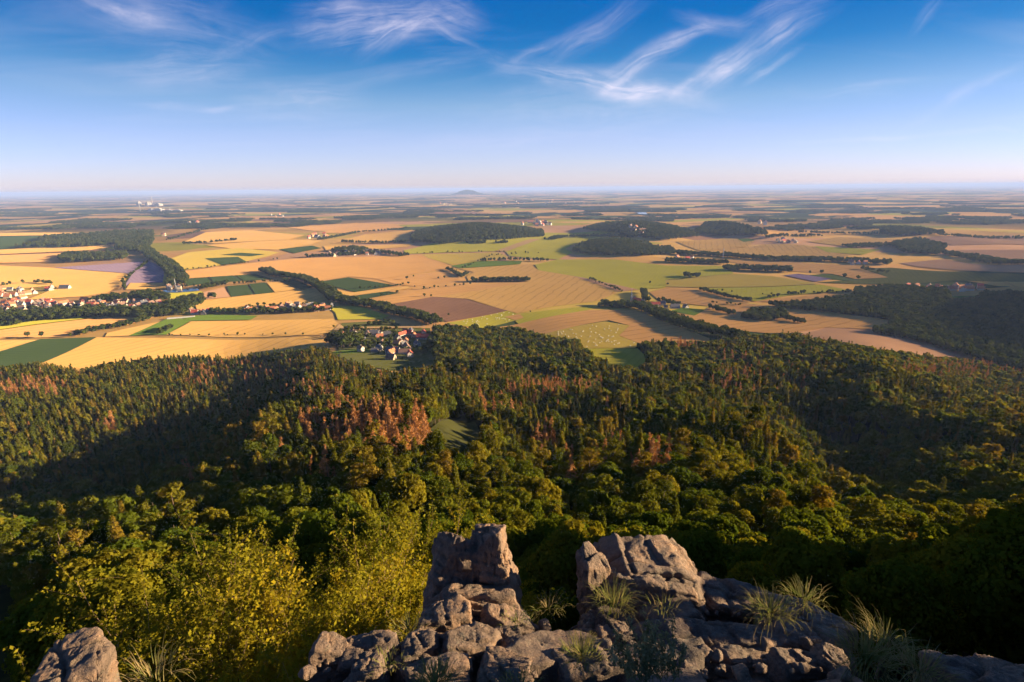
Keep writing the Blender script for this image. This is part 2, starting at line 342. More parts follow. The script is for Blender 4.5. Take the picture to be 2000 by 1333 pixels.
def ground_mat():
    m, t, out = mat_new('open_country'); b = t.node('ShaderNodeBsdfDiffuse')
    pos = t.node('ShaderNodeNewGeometry').outputs['Position']
    wn = t.node('ShaderNodeTexNoise'); t.l.new(pos, wn.inputs['Vector']); wn.inputs['Scale'].default_value = 1 / 900.0; wn.inputs['Detail'].default_value = 3
    wv = t.vmath('SCALE', t.vmath('SUBTRACT', wn.outputs['Color'], (.5, .5, .5))); wv.node.inputs['Scale'].default_value = 420
    p = t.vmath('ADD', pos, wv)
    mp = t.node('ShaderNodeMapping'); t.l.new(p, mp.inputs[0]); mp.inputs['Rotation'].default_value = (0, 0, R(14)); mp.inputs['Scale'].default_value = (1 / 560.0, 1 / 330.0, 0)
    vo = t.node('ShaderNodeTexVoronoi'); vo.voronoi_dimensions = '2D'; vo.distance = 'CHEBYCHEV'; t.l.new(mp.outputs[0], vo.inputs['Vector']); vo.inputs['Scale'].default_value = 1.0
    sp = t.node('ShaderNodeSeparateColor'); t.l.new(vo.outputs['Color'], sp.inputs[0])
    fields = t.ramp(sp.outputs[0], [(0.0, CROP['W'][0]), (.22, CROP['O'][0]), (.42, CROP['W'][1]), (.52, CROP['P'][0]), (.64, CROP['Y'][0]), (.70, CROP['O'][1]), (.78, CROP['G'][1]), (.86, CROP['D'][0]), (.93, CROP['B'][0])], 'CONSTANT')
    n2 = t.noise(pos, 1 / 40.0, 5, 0.6); fields = t.mix(t.maprange(n2, .3, .7, 0, .22), fields, (.12, .09, .05))
    ve = t.node('ShaderNodeTexVoronoi', feature='DISTANCE_TO_EDGE'); ve.voronoi_dimensions = '2D'; t.l.new(mp.outputs[0], ve.inputs['Vector']); ve.inputs['Scale'].default_value = 1.0
    # far woods and hedges, too far to tell trees apart
    mp2 = t.node('ShaderNodeMapping'); t.l.new(pos, mp2.inputs[0]); mp2.inputs['Scale'].default_value = (1 / 1500.0, 1 / 1100.0, 0)
    nw = t.noise(mp2.outputs[0], 1.0, 6, 0.62, 0.4)
    dist = t.vmath('LENGTH', pos)
    far = t.maprange(dist, 3200, 5000)
    wood = t.math('MULTIPLY', t.maprange(nw, 0.505, 0.52), far)
    c = t.mix(wood, fields, (.026, .042, .022))
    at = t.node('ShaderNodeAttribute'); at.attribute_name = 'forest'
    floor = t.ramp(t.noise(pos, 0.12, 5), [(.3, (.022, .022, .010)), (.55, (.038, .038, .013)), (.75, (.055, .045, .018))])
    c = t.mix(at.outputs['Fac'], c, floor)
    t.l.new(c, b.inputs[0]); t.l.new(b.outputs[0], out.inputs[0]); return m
M['ground'] = ground_mat()

# ------------------------------------------------------------------ structure: the ground sheet
FOREST_EDGE = [(-400, 733), (0, 722), (79, 713), (154, 726), (231, 707), (367, 697), (445, 701), (560, 688), (640, 682), (662, 702), (760, 730), (850, 720), (846, 640), (880, 642), (940, 646), (1010, 642), (1060, 655), (1130, 665), (1140, 684), (1195, 714), (1252, 724),
               (1250, 690), (1245, 672), (1290, 668), (1385, 670), (1440, 660), (1545, 653), (1650, 672), (1755, 690), (1860, 703), (1909, 705), (2000, 730), (2600, 760), (2600, 2600), (-400, 2600)]
def build_ground():
    az = np.concatenate([np.arange(-180, -56, 4.0), np.arange(-56, 56, 0.42), np.arange(56, 180, 4.0)]); az = np.radians(az)
    rr = np.concatenate([[0.0], np.geomspace(2.5, 78000, 470)])
    Rr, Az = np.meshgrid(rr, az, indexing='ij'); X = Rr * np.sin(Az); Y = Rr * np.cos(Az); Z = ground(X, Y)
    Z = Z - 7.5 * (1 - sstep(3.6, 7.5, Rr))                      # room for the crag that is its own mesh
    V = np.stack([X, Y, Z], -1).reshape(-1, 3); na = len(az); nr = len(rr)
    i, j = np.meshgrid(np.arange(nr - 1), np.arange(na), indexing='ij'); j2 = (j + 1) % na
    F = np.stack([i * na + j, i * na + j2, (i + 1) * na + j2, (i + 1) * na + j], -1).reshape(-1, 4)[:, ::-1]
    me = mesh_np('ground', V, F, [M['ground']], smooth=True)
    px, py = to_px(V); r = np.hypot(V[:, 0], V[:, 1])
    fo = (r < 330) | ((r < 1250) & inpoly(px, py, FOREST_EDGE)) | ((r < 1200) & (np.abs(V[:, 0]) > V[:, 1] * 1.15))
    at = me.attributes.new('forest', 'FLOAT', 'POINT'); at.data.foreach_set('value', fo.astype(np.float32))
    link('ground', me, kind='structure')
build_ground()

FIELDS = {  # traced outlines in photograph pixels, laid on the ground
 'wheat_field': [('W', [(79, 711), (189, 660), (623, 657), (640, 668), (560, 705), (445, 716), (367, 712), (231, 722), (154, 745), (90, 735)]), ('W', [(-90, 667), (75, 665), (0, 693), (-90, 712)]), ('O', [(-40, 652), (70, 636), (189, 622), (297, 617), (301, 621), (245, 637), (175, 645), (150, 658), (-40, 664)]),
   ('W', [(210, 651), (315, 629), (252, 657), (205, 659)]), ('W', [(325, 655), (374, 629), (507, 627), (651, 624), (663, 636), (644, 651), (630, 655)]), ('W', [(-120, 516), (0, 520), (95, 524), (252, 536), (238, 557), (210, 573), (168, 580), (52, 587), (115, 562), (95, 560), (0, 569), (-120, 575)]),
   ('W', [(255, 554), (334, 555), (332, 566), (245, 567)]), ('W', [(521, 553), (546, 552), (581, 567), (537, 572)]), ('W', [(378, 590), (451, 582), (595, 567), (630, 564), (647, 585), (623, 594), (525, 597), (448, 606), (385, 606)]), ('Y', [(320, 511), (367, 494), (465, 485), (546, 494), (525, 501), (483, 511), (413, 522), (345, 531)]),
   ('O', [(350, 532), (490, 515), (595, 505), (700, 503), (824, 498), (878, 519), (893, 530), (873, 527), (740, 546), (680, 541), (621, 550), (545, 540), (520, 536), (360, 545)]), ('O', [(740, 547), (873, 529), (894, 540), (897, 546), (810, 560), (775, 557)]), ('W', [(652, 567), (691, 572), (796, 560), (810, 564), (670, 581)]),
   ('O', [(733, 588), (845, 565), (985, 553), (1020, 555), (852, 581), (764, 595)]), ('W', [(852, 581), (1020, 554), (1034, 551), (915, 550), (911, 541), (925, 533), (897, 526), (1037, 517), (1051, 529), (1118, 540), (1209, 571), (1170, 588), (1083, 599), (1010, 613), (915, 585)]),
   ('O', [(1300, 564), (1370, 568), (1468, 592), (1384, 599), (1290, 590), (1268, 572)]), ('O', [(1482, 590), (1587, 578), (1685, 574), (1688, 580), (1601, 588), (1566, 595), (1524, 592)]), ('O', [(1300, 610), (1356, 618), (1388, 600), (1458, 594), (1538, 602), (1748, 627), (1745, 637), (1692, 644), (1615, 641), (1545, 652), (1496, 652), (1422, 645), (1370, 632)]),
   ('O', [(1384, 506), (1545, 513), (1685, 520), (1734, 543), (1671, 546), (1625, 536), (1545, 531), (1440, 515)]), ('W', [(1863, 546), (2120, 552), (2120, 564), (1947, 560)]), ('W', [(1405, 490), (1496, 478), (1573, 480), (1660, 501), (1559, 506), (1468, 501)]), ('W', [(1576, 473), (1640, 464), (1758, 469), (1720, 476), (1650, 482)]),
   ('W', [(1321, 473), (1419, 466), (1475, 471), (1461, 483), (1370, 492)]), ('W', [(-80, 459), (150, 456), (122, 461), (-80, 465)]), ('W', [(-80, 494), (224, 477), (231, 482), (175, 490), (-80, 502)]), ('O', [(-80, 503), (224, 491), (248, 497), (122, 506), (105, 513), (-80, 517)]),
   ('W', [(360, 473), (402, 455), (490, 451), (595, 461), (560, 470), (420, 477)]), ('W', [(402, 480), (560, 469), (630, 470), (609, 478), (546, 489), (455, 487)]), ('O', [(560, 445), (700, 436), (700, 452), (612, 452)]), ('O', [(705, 437), (768, 438), (789, 445), (705, 456), (621, 456)]),
   ('W', [(645, 476), (712, 459), (806, 450), (796, 470), (750, 476)]), ('W', [(632, 482), (810, 476), (796, 483), (687, 490), (638, 492)])],
 'stubble_field': [('O', [(936, 643), (1013, 634), (1142, 608), (1190, 612), (1188, 627), (1055, 656), (960, 660)]), ('O', [(1146, 607), (1240, 606), (1300, 630), (1385, 662), (1390, 680), (1300, 678), (1250, 672), (1209, 657), (1230, 637), (1190, 627)]), ('O', [(985, 620), (1016, 615), (1023, 622), (1006, 626)]),
   ('P', [(1118, 540), (1209, 571), (1247, 567), (1146, 545)]), ('P', [(1615, 641), (1692, 645), (1755, 657), (1818, 674), (1920, 706), (1860, 712), (1755, 700), (1650, 682), (1562, 655)]), ('P', [(1758, 515), (1846, 507), (2120, 515), (2120, 541), (1874, 529), (1790, 522)]), ('P', [(1807, 466), (1965, 461), (2120, 468), (2120, 483), (1860, 480)]), ('P', [(1853, 490), (2120, 492), (2120, 503), (1895, 497)])],
 'ploughed_field': [('L', [(105, 524), (290, 511), (322, 525), (318, 553), (255, 554), (238, 567), (259, 536), (210, 532)]), ('P', [(350, 586), (406, 570), (437, 562), (450, 581), (385, 588)]), ('B', [(757, 597), (845, 581), (908, 585), (992, 608), (873, 630), (845, 616)]), ('L', [(1531, 539), (1559, 536), (1625, 546), (1594, 552)])],
 'green_crop_field': [('D', [(-30, 697), (79, 664), (189, 660), (79, 712), (70, 735), (-60, 740)]), ('D', [(360, 546), (406, 543), (413, 553), (364, 560)]), ('D', [(409, 542), (455, 539), (474, 550), (418, 553)]), ('D', [(459, 539), (499, 537), (535, 546), (478, 550)]), ('D', [(443, 560), (482, 557), (495, 576), (451, 581)]), ('D', [(486, 556), (518, 553), (535, 573), (499, 576)]),
   ('D', [(546, 550), (574, 548), (612, 562), (588, 567)]), ('D', [(401, 506), (465, 503), (483, 513), (434, 519)]), ('D', [(432, 499), (469, 495), (518, 498), (490, 502)]), ('D', [(621, 552), (680, 543), (775, 559), (694, 572)]), ('D', [(670, 582), (757, 570), (782, 573), (698, 588)]), ('D', [(-60, 465), (122, 461), (74, 477), (21, 489), (-60, 487)]), ('V', [(1681, 525), (1741, 524), (1874, 532), (2120, 544), (2120, 551), (1860, 549), (1737, 557), (1594, 553), (1734, 543)]),
   ('V', [(658, 640), (668, 632), (760, 627), (782, 634), (770, 641), (672, 641)]), ('D', [(545, 488), (610, 481), (628, 486), (575, 496)])],
 'meadow': [('V', [(655, 648), (840, 642), (850, 716), (760, 726), (665, 700)]), ('K', [(252, 657), (315, 629), (336, 620), (374, 627), (325, 655)]), ('K', [(350, 620), (413, 616), (504, 618), (490, 626), (374, 628)]), ('G', [(-40, 645), (70, 628), (189, 615), (297, 613), (297, 616), (189, 621), (70, 635), (-40, 651)]), ('G', [(315, 574), (392, 570), (402, 574), (367, 581), (332, 585)]), ('Y', [(305, 531), (336, 527), (345, 550), (322, 552)]),
   ('K', [(880, 520), (936, 511), (1020, 511), (1016, 517), (897, 525)]), ('G', [(789, 490), (845, 476), (915, 469), (1037, 464), (1069, 461), (1055, 468), (971, 492), (880, 494), (792, 497)]), ('G', [(988, 493), (1055, 469), (1090, 464), (1142, 468), (1104, 487), (1118, 494), (1090, 508), (1020, 504), (995, 501)]), ('Y', [(824, 498), (971, 494), (995, 503), (943, 511), (880, 518), (835, 505)]),
   ('G', [(1045, 518), (1090, 508), (1200, 508), (1300, 520), (1422, 521), (1433, 536), (1300, 548), (1300, 563), (1247, 567), (1146, 545), (1118, 540), (1051, 529)]), ('Y', [(1300, 549), (1440, 536), (1510, 541), (1600, 556), (1500, 561), (1370, 563), (1300, 561)]), ('G', [(1370, 564), (1500, 562), (1600, 557), (1664, 569), (1545, 578), (1475, 590)]), ('G', [(873, 632), (992, 608), (1010, 615), (985, 620), (1006, 627), (936, 643)]),
   ('G', [(1010, 615), (1118, 602), (1174, 599), (1146, 607), (1135, 611), (1013, 634), (1006, 628), (1023, 622), (1016, 615)]), ('Y', [(1058, 654), (1181, 629), (1230, 637), (1209, 657), (1252, 673), (1240, 681), (1139, 681)]), ('G', [(1139, 682), (1245, 682), (1266, 700), (1260, 726), (1195, 722)]), ('K', [(1310, 608), (1335, 602), (1377, 606), (1356, 618)]), ('G', [(1590, 482), (1720, 489), (1685, 499), (1615, 494)]),
   ('K', [(1440, 468), (1462, 467), (1474, 471), (1452, 474)]), ('G', [(640, 600), (700, 599), (760, 618), (745, 625), (660, 626), (655, 612)]), ('K', [(650, 688), (720, 683), (722, 690), (648, 694)]), ('Y', [(680, 664), (722, 663), (722, 670), (682, 671)]), ('K', [(825, 695), (848, 695), (846, 703), (826, 703)]), ('K', [(1855, 580), (1912, 579), (1905, 587), (1858, 593)]), ('G', [(1020, 741), (1080, 737), (1135, 746), (1120, 751), (1040, 749)]), ('G', [(355, 598), (378, 596), (378, 605), (360, 607)])],
 'dirt_track': [('T', [(967, 492), (1037, 468), (1055, 469), (988, 493)]), ('T', [(663, 634), (671, 640), (652, 655), (640, 658), (648, 650)]), ('T', [(664, 641), (830, 639), (830, 642), (664, 644)])],
}
def drape(name, mat, pxs, idx, extra=0.0, rmin=450.0):
    g = hit([p[0] for p in pxs], [p[1] for p in pxs], rmin)
    tri = tessellate_polygon([[Vector((q[0], q[1], 0)) for q in g]])
    bm = bmesh.new(); vs = [bm.verts.new((q[0], q[1], 0)) for q in g]
    for t in tri:
        try: bm.faces.new([vs[i] for i in t])
        except ValueError: pass
    rmean = float(np.hypot(g[:, 0], g[:, 1]).mean()); L = max(30.0 if rmin > 400 else 5.0, rmean / 28)
    for _ in range(6):
        ed = [e for e in bm.edges if e.calc_length() > L]
        if not ed: break
        bmesh.ops.subdivide_edges(bm, edges=ed, cuts=1); bmesh.ops.triangulate(bm, faces=bm.faces[:])
    co = np.array([v.co[:] for v in bm.verts]); z = ground(co[:, 0], co[:, 1]); r = np.hypot(co[:, 0], co[:, 1])
    z += 0.25 + r * 0.0005 + (idx % 9) * 0.05 * r / 1000 + extra
    for v, q in zip(bm.verts, z): v.co.z = q
    bmesh.ops.recalc_face_normals(bm, faces=bm.faces[:])
    if sum(f.normal.z for f in bm.faces) < 0: bmesh.ops.reverse_faces(bm, faces=bm.faces[:])
    me = bpy.data.meshes.new(name); bm.to_mesh(me); bm.free(); me.materials.append(mat)
    return link(name, me, kind='structure')
_i = 0
for nm, lst in FIELDS.items():
    for k, poly in lst:
        drape(nm, M['f' + k], poly, _i, 0.5 if nm == 'dirt_track' else 0.0); _i += 1
M['glade'] = crop_mat('glade_grass', (.075, .075, .024), (.035, .040, .014))
drape('glade', M['glade'], [(836, 842), (880, 822), (928, 826), (950, 860), (922, 915), (855, 905)], 2, .25, 120.0)
def water_mat():
    m, t, out = mat_new('pond_water'); b = t.node('ShaderNodeBsdfPrincipled'); b.inputs['Base Color'].default_value = (.03, .07, .12, 1); b.inputs['Roughness'].default_value = 0.12
    bp = t.node('ShaderNodeBump'); bp.inputs['Strength'].default_value = 0.08; t.l.new(t.noise(t.node('ShaderNodeNewGeometry').outputs['Position'], 0.4, 3), bp.inputs['Height']); t.l.new(bp.outputs[0], b.inputs['Normal'])
    t.l.new(b.outputs[0], out.inputs[0]); return m
drape('pond_water', water_mat(), [(318, 569), (346, 566), (385, 565), (391, 569), (350, 573), (325, 573)], 3, 0.6)
drape('river_water', bpy.data.materials['pond_water'], [(1243, 414), (1262, 416), (1264, 420), (1246, 419)], 3, 1.0)

# ------------------------------------------------------------------ tree shapes
def ico(sub):
    bm = bmesh.new(); bmesh.ops.create_icosphere(bm, subdivisions=sub, radius=1.0); bm.verts.ensure_lookup_table()
    V = np.array([v.co[:] for v in bm.verts]); F = np.array([[v.index for v in f.verts] for f in bm.faces]); bm.free(); return V, F
ICO = {k: ico(k) for k in (1, 2, 3, 4, 5, 6)}
def join(parts):
    V, F, b = [], [], 0
    for v, f in parts: V.append(v); F.append(f + b); b += len(v)
    return np.concatenate(V), F
def broad_crown(seed, n, size, H=13.0, Rr=3.9, nl=18, core=True):
    if n > 3000: nl = 30 if n > 9000 else 22; core = False
    rs = np.random.RandomState(seed); c = np.array([0, 0, H * 0.62]); rad = np.array([Rr, Rr, H * 0.36])
    d = sph(rs, nl); d[:, 2] = d[:, 2] * 0.85 + 0.18; L = c + d * rad * rs.uniform(0.5, 0.74, (nl, 1)); lr = Rr * rs.uniform(0.32, 0.52, nl)
    k = rs.randint(0, nl, n); dd = sph(rs, n); out = (L[k] - c) / rad; out /= np.linalg.norm(out, axis=1, keepdims=True) + 1e-6
    dd = dd + out * 0.75 + np.array([0, 0, 0.25]); dd /= np.linalg.norm(dd, axis=1, keepdims=True)
    C = L[k] + dd * (lr[k] * rs.uniform(0.72, 1.08, n))[:, None]
    parts = [leaves(C, dd, size, rs, 0.75, 0.55)]
    if core:
        V, F = ICO[2]; V = V * rad * 0.66 * (1 + 0.25 * perlin(V * 1.7 + seed)[:, None]) + c; parts.append((V, F))
    return join(parts)
def broad_trunk(seed, H=13.0, Rr=3.9):
    rs = np.random.RandomState(seed + 50); s = [((0, 0, -1.5), (0.1, 0, H * .35), .26, .19), ((0.1, 0, H * .35), (0, 0.15, H * .7), .19, .08)]
    for k in range(5):
        a = rs.uniform(0, 6.28); z = H * rs.uniform(.28, .5); s.append(((0.05, 0, z), (math.cos(a) * Rr * .6, math.sin(a) * Rr * .6, z + H * .25), .1, .03))
    return tubes(s, 6)
def conifer_crown(seed, n, size, H=17.0, Rr=2.3, z0=0.16, power=0.85, layers=13, core=True):
    rs = np.random.RandomState(seed); u = rs.uniform(0, 1, n) ** 1.35; u = (np.floor(u * layers) + rs.uniform(0, 0.55, n)) / layers; u = np.clip(u, 0, 0.995)
    az = rs.uniform(0, 6.28, n); nb = 7 + (np.floor(u * layers) % 3); az = np.round(az / 6.283 * nb) * 6.283 / nb + np.floor(u * layers) * 1.1 + rs.normal(size=n) * .22
    f = rs.uniform(0.3, 1.0, n) ** 0.6; rad = Rr * (1 - u) ** power * f * rs.uniform(.85, 1.1, n)
    z = H * (z0 + (1 - z0) * u) - f * Rr * 0.16 * (1 - u)
    C = np.stack([np.cos(az) * rad, np.sin(az) * rad, z], -1); N = np.stack([np.cos(az) * .8, np.sin(az) * .8, np.full(n, .75)], -1)
    parts = [leaves(C, N, size, rs, 0.55, 0.45)]
    if core:
        V, F = ICO[1]; q = V.copy(); tz = (q[:, 2:3] + 1) / 2; q[:, :2] *= Rr * .5 * (1.25 - tz); q[:, 2] = H * (z0 + .03) + tz[:, 0] * H * (1 - z0) * .8; parts.append((q, F))
    return join(parts)
def pine_crown(seed, n, size, H=16.0, Rr=3.3):
    rs = np.random.RandomState(seed); nl = 15; z = H * rs.uniform(.50, .97, nl); a = rs.uniform(0, 6.28, nl); rr = Rr * np.sqrt(np.clip(1 - ((z / H - .68) / .33) ** 2, .05, 1)) * rs.uniform(.25, .8, nl)
    L = np.stack([np.cos(a) * rr, np.sin(a) * rr, z], -1); lr = Rr * rs.uniform(.28, .46, nl); k = rs.randint(0, nl, n); dd = sph(rs, n); dd[:, 2] = dd[:, 2] * .7 + .25
    C = L[k] + dd * lr[k][:, None] * np.array([1.25, 1.25, .75]) * rs.uniform(.6, 1.1, (n, 1))
    return join([leaves(C, dd, size, rs, 0.6, 0.5)])
def pole_trunk(H, r=.17): return tubes([((0, 0, -1.5), (0, 0, H * .55), r, r * .65), ((0, 0, H * .55), (0, 0, H * .97), r * .65, .03)], 6)
def dead_branches(seed, n=80, H=16.0, Rr=2.7):
    rs = np.random.RandomState(seed); s = []; tip = []
    for k in range(n):
        u = rs.uniform(0, 1); z = H * (.22 + .76 * u); a = rs.uniform(0, 6.28); L = Rr * (1 - u) ** .8 * rs.uniform(.6, 1.15) + .25
        p0 = np.array([0, 0, z]); p1 = p0 + np.array([math.cos(a) * L * .6, math.sin(a) * L * .6, -.05 * L]); p2 = p0 + np.array([math.cos(a) * L, math.sin(a) * L, -.32 * L])
        s += [(p0, p1, .045, .03), (p1, p2, .03, .012)]; tip.append((p0, p1, p2))
    return s, tip
def dead_crown(seed, n, size, H=16.0):
    rs = np.random.RandomState(seed); s, tip = dead_branches(seed, 80, H); T = np.array(tip); k = rs.randint(0, len(T), n); f = rs.uniform(.25, 1, n)[:, None]
    C = np.where(f < .6, T[k, 0] + (T[k, 1] - T[k, 0]) * f / .6, T[k, 1] + (T[k, 2] - T[k, 1]) * (f - .6) / .4); C = C - np.array([0, 0, 1]) * rs.uniform(0, .35, (n, 1))
    N = sph(rs, n); lv = leaves(C, N, size, rs, .28, .3); return join([lv, tubes(s, 3)])

def tree_meshes(kind, maker, trunk, cm, tm, lods):
    out = {}
    for lod, variants in lods.items():
        for q, (seed, nleaf, size) in enumerate(variants):
            cv, cf = maker(seed, nleaf, size); crown = mesh_np(kind + '_crown', cv, cf, [cm]); tv, tf = trunk(seed); tr = mesh_np(kind + '_trunk', tv, tf, [tm], smooth=True)
            V = np.concatenate([cv, tv]); F = list(cf) + [tf + len(cv)]; mi = np.concatenate([np.zeros(sum(len(f) for f in cf)), np.ones(len(tf))])
            both = mesh_np(kind + '_tree', V, F, [cm, tm], mi); out.setdefault(lod, []).append((crown, tr, both))
    return out
TREES = {
 'broad': tree_meshes('broad', broad_crown, broad_trunk, M['broad'], M['trunk'], {0: [(1, 15000, .15), (2, 14000, .16)], 1: [(3, 3600, .27), (4, 3600, .27), (5, 3200, .29)], 2: [(6, 800, .54), (7, 760, .56), (8, 700, .58)], 3: [(9, 260, .95), (10, 240, 1.0)]}),
 'conif': tree_meshes('conif', lambda s, n, z: (pine_crown(s, n, z) if s % 3 == 0 else conifer_crown(s, n, z, H=15.5 + (s % 2), Rr=2.2 + .35 * (s % 3), power=.7 + .1 * (s % 2))), lambda s: pole_trunk(16.5), M['conif'], M['trunk'], {1: [(31, 3200, .24), (33, 3000, .24), (32, 3000, .24), (36, 2800, .25)], 2: [(34, 760, .42), (37, 700, .42), (35, 720, .44), (39, 600, .48)], 3: [(37, 240, .72), (38, 230, .75), (40, 220, .75)]}),
 'dead': tree_meshes('dead', dead_crown, lambda s: pole_trunk(16.0, .15), M['dead'], M['dbark'], {1: [(51, 1300, .24), (52, 1000, .24), (53, 1600, .24)], 2: [(54, 620, .38), (55, 560, .38)]}),
 'hedge': tree_meshes('hedge', broad_crown, broad_trunk, M['hedge'], M['trunk'], {2: [(61, 520, .66), (62, 480, .68), (63, 520, .66)], 3: [(64, 170, 1.15), (65, 160, 1.2)]}),
}
def clump_mesh(seed):
    rs = np.random.RandomState(seed); parts = []
    for k in range(12):
        v, f = broad_crown(seed * 20 + k, 46, 2.2, 13.0, 4.8, 10, True); off = np.array([rs.uniform(-22, 22), rs.uniform(-13, 13), rs.uniform(-1.5, 1.5)])
        V = v + off
        for q in f: parts.append((V, q))
    return join(parts)
def stuff(name, label, protos, P, rot, scl, idx):
    """one countless mass of instanced trees"""
    P = np.asarray(P, np.float32); me = bpy.data.meshes.new(name); me.vertices.add(len(P)); me.vertices.foreach_set('co', P.ravel())
    a = me.attributes.new('rotz', 'FLOAT', 'POINT'); a.data.foreach_set('value', np.asarray(rot, np.float32))
    a = me.attributes.new('scl', 'FLOAT', 'POINT'); a.data.foreach_set('value', np.asarray(scl, np.float32))
    a = me.attributes.new('idx', 'INT', 'POINT'); a.data.foreach_set('value', np.asarray(idx, np.int32))
    o = link(name, me, kind='stuff', label=label, category='forest')
    ng = bpy.data.node_groups.new(name, 'GeometryNodeTree'); ng.interface.new_socket('Geometry', in_out='INPUT', socket_type='NodeSocketGeometry'); ng.interface.new_socket('Geometry', in_out='OUTPUT', socket_type='NodeSocketGeometry')
    nd = ng.nodes; gi = nd.new('NodeGroupInput'); go = nd.new('NodeGroupOutput'); iop = nd.new('GeometryNodeInstanceOnPoints'); jn = nd.new('GeometryNodeJoinGeometry')
    for me_ in protos[::-1]:                     # join geometry stacks last link first
        po = bpy.data.objects.new('tree_shape', me_); oi = nd.new('GeometryNodeObjectInfo'); oi.inputs['Object'].default_value = po; oi.inputs['As Instance'].default_value = True
        ng.links.new(oi.outputs['Geometry'], jn.inputs[0])
    def attr(nm, typ):
        q = nd.new('GeometryNodeInputNamedAttribute'); q.data_type = typ; q.inputs['Name'].default_value = nm; return q.outputs['Attribute']
    cx = nd.new('ShaderNodeCombineXYZ'); ng.links.new(attr('rotz', 'FLOAT'), cx.inputs[2])
    ng.links.new(gi.outputs[0], iop.inputs['Points']); ng.links.new(jn.outputs[0], iop.inputs['Instance']); iop.inputs['Pick Instance'].default_value = True
    ng.links.new(attr('idx', 'INT'), iop.inputs['Instance Index']); ng.links.new(cx.outputs[0], iop.inputs['Rotation']); ng.links.new(attr('scl', 'FLOAT'), iop.inputs['Scale'])
    ng.links.new(iop.outputs[0], go.inputs[0]); md = o.modifiers.new('scatter', 'NODES'); md.node_group = ng; return o

# ------------------------------------------------------------------ houses
M['wall_w'] = plain_mat('white_render', (.48, .45, .41), .9, .1, .5); M['wall_c'] = plain_mat('cream_render', (.50, .40, .29), .9, .1, .5); M['wall_g'] = plain_mat('grey_render', (.42, .40, .40), .9, .1, .5); M['wall_y'] = plain_mat('yellow_render', (.70, .48, .10), .9, .1, .5)
M['roof_r'] = plain_mat('red_tiles', (.42, .075, .045), .8, .2, .8); M['roof_o'] = plain_mat('orange_tiles', (.44, .16, .075), .85, .2, .8); M['roof_b'] = plain_mat('brown_tiles', (.20, .115, .085), .85, .2, .8); M['roof_g'] = plain_mat('slate_roof', (.10, .10, .12), .7, .2, .8)
M['pane'] = plain_mat('window_glass', (.04, .05, .06), .15, .1, 1.0); M['door'] = plain_mat('door_paint', (.16, .09, .05), .6, .2, 2.0); M['steel'] = plain_mat('galvanised_steel', (.5, .5, .52), .5, .1, 2.0); M['conc'] = plain_mat('concrete', (.30, .28, .27), .9, .12, .05)
def house_set(w, l, h, rise, wall, roof):
    a = MB(); a.box(-w / 2, w / 2, -l / 2, l / 2, -2.5, h)
    for y in (-l / 2, l / 2): a.add([(-w / 2, y, h), (w / 2, y, h), (0, y, h + rise)], [(0, 1, 2)])
    r = MB(); ov = .45; t = .28; s = rise / (w / 2)
    for sg in (-1, 1):
        x1 = sg * (w / 2 + ov); z1 = h - ov * s
        r.add([(0, -l / 2 - ov, h + rise + t), (x1, -l / 2 - ov, z1 + t), (x1, l / 2 + ov, z1 + t), (0, l / 2 + ov, h + rise + t), (0, -l / 2 - ov, h + rise + .02), (x1, -l / 2 - ov, z1 + .02), (x1, l / 2 + ov, z1 + .02), (0, l / 2 + ov, h + rise + .02)],
              [(0, 1, 2, 3), (7, 6, 5, 4), (0, 4, 5, 1), (1, 5, 6, 2), (2, 6, 7, 3), (3, 7, 4, 0)])
    c = MB().box(.6, 1.3, -.4, .4, h + rise * .45, h + rise + 1.1); c.box(.5, 1.4, -.5, .5, h + rise + 1.1, h + rise + 1.25)
    wn = MB().box(-.55, .55, -.05, .05, -.7, .7); dr = MB().box(-.55, .55, -.06, .06, 0, 2.1)
    return dict(wall=a.mesh('wall', wall), roof=r.mesh('roof', roof), chimney=c.mesh('chimney', M['wall_c'] if roof is not M['roof_o'] else M['roof_b']), window=wn.mesh('window', M['pane']), door=dr.mesh('door', M['door']), dims=(w, l, h, rise))
HS = {}
for wn_, wm in (('white', 'wall_w'), ('cream', 'wall_c'), ('grey', 'wall_g'), ('yellow', 'wall_y')):
    for rn, rm in (('red', 'roof_r'), ('orange', 'roof_o'), ('brown', 'roof_b'), ('slate', 'roof_g')):
        HS[wn_, rn, 0] = house_set(8.5, 11, 3.8, 4.6, M[wm], M[rm]); HS[wn_, rn, 1] = house_set(9.5, 19, 4.2, 4.8, M[wm], M[rm]); HS[wn_, rn, 2] = house_set(7.0, 8.0, 6.2, 3.2, M[wm], M[rm])
HOUSE_XY = []
def house(px, py, wall, roof, kind, rot, label, group=None, detail=True, scale=1.0):
    g = hit(px, py)[0]; s = HS[wall, roof, kind]; w, l, h, rise = s['dims']
    t = thing('house', label, 'house', g, R(rot), group, scale); HOUSE_XY.append((g[0], g[1]))
    link('wall', s['wall'], t); rf = link('roof', s['roof'], t); link('chimney', s['chimney'], rf)
    if detail:
        for sx in (-1, 1):
            for k in range(3 if kind != 1 else 5):
                y = -l / 2 + (k + .5) * l / (3 if kind != 1 else 5); o = link('window', s['window'], t); o.location = (sx * (w / 2 + .02), y, h * .6); o.rotation_euler = (0, 0, R(90))
        for sy in (-1, 1):
            for x in (-w * .22, w * .22): o = link('window', s['window'], t); o.location = (x, sy * (l / 2 + .02), h * .6)
            o = link('window', s['window'], t); o.location = (0, sy * (l / 2 + .02), h + rise * .35)
        o = link('door', s['door'], t); o.location = (0, -(l / 2 + .03), 0)
    return t
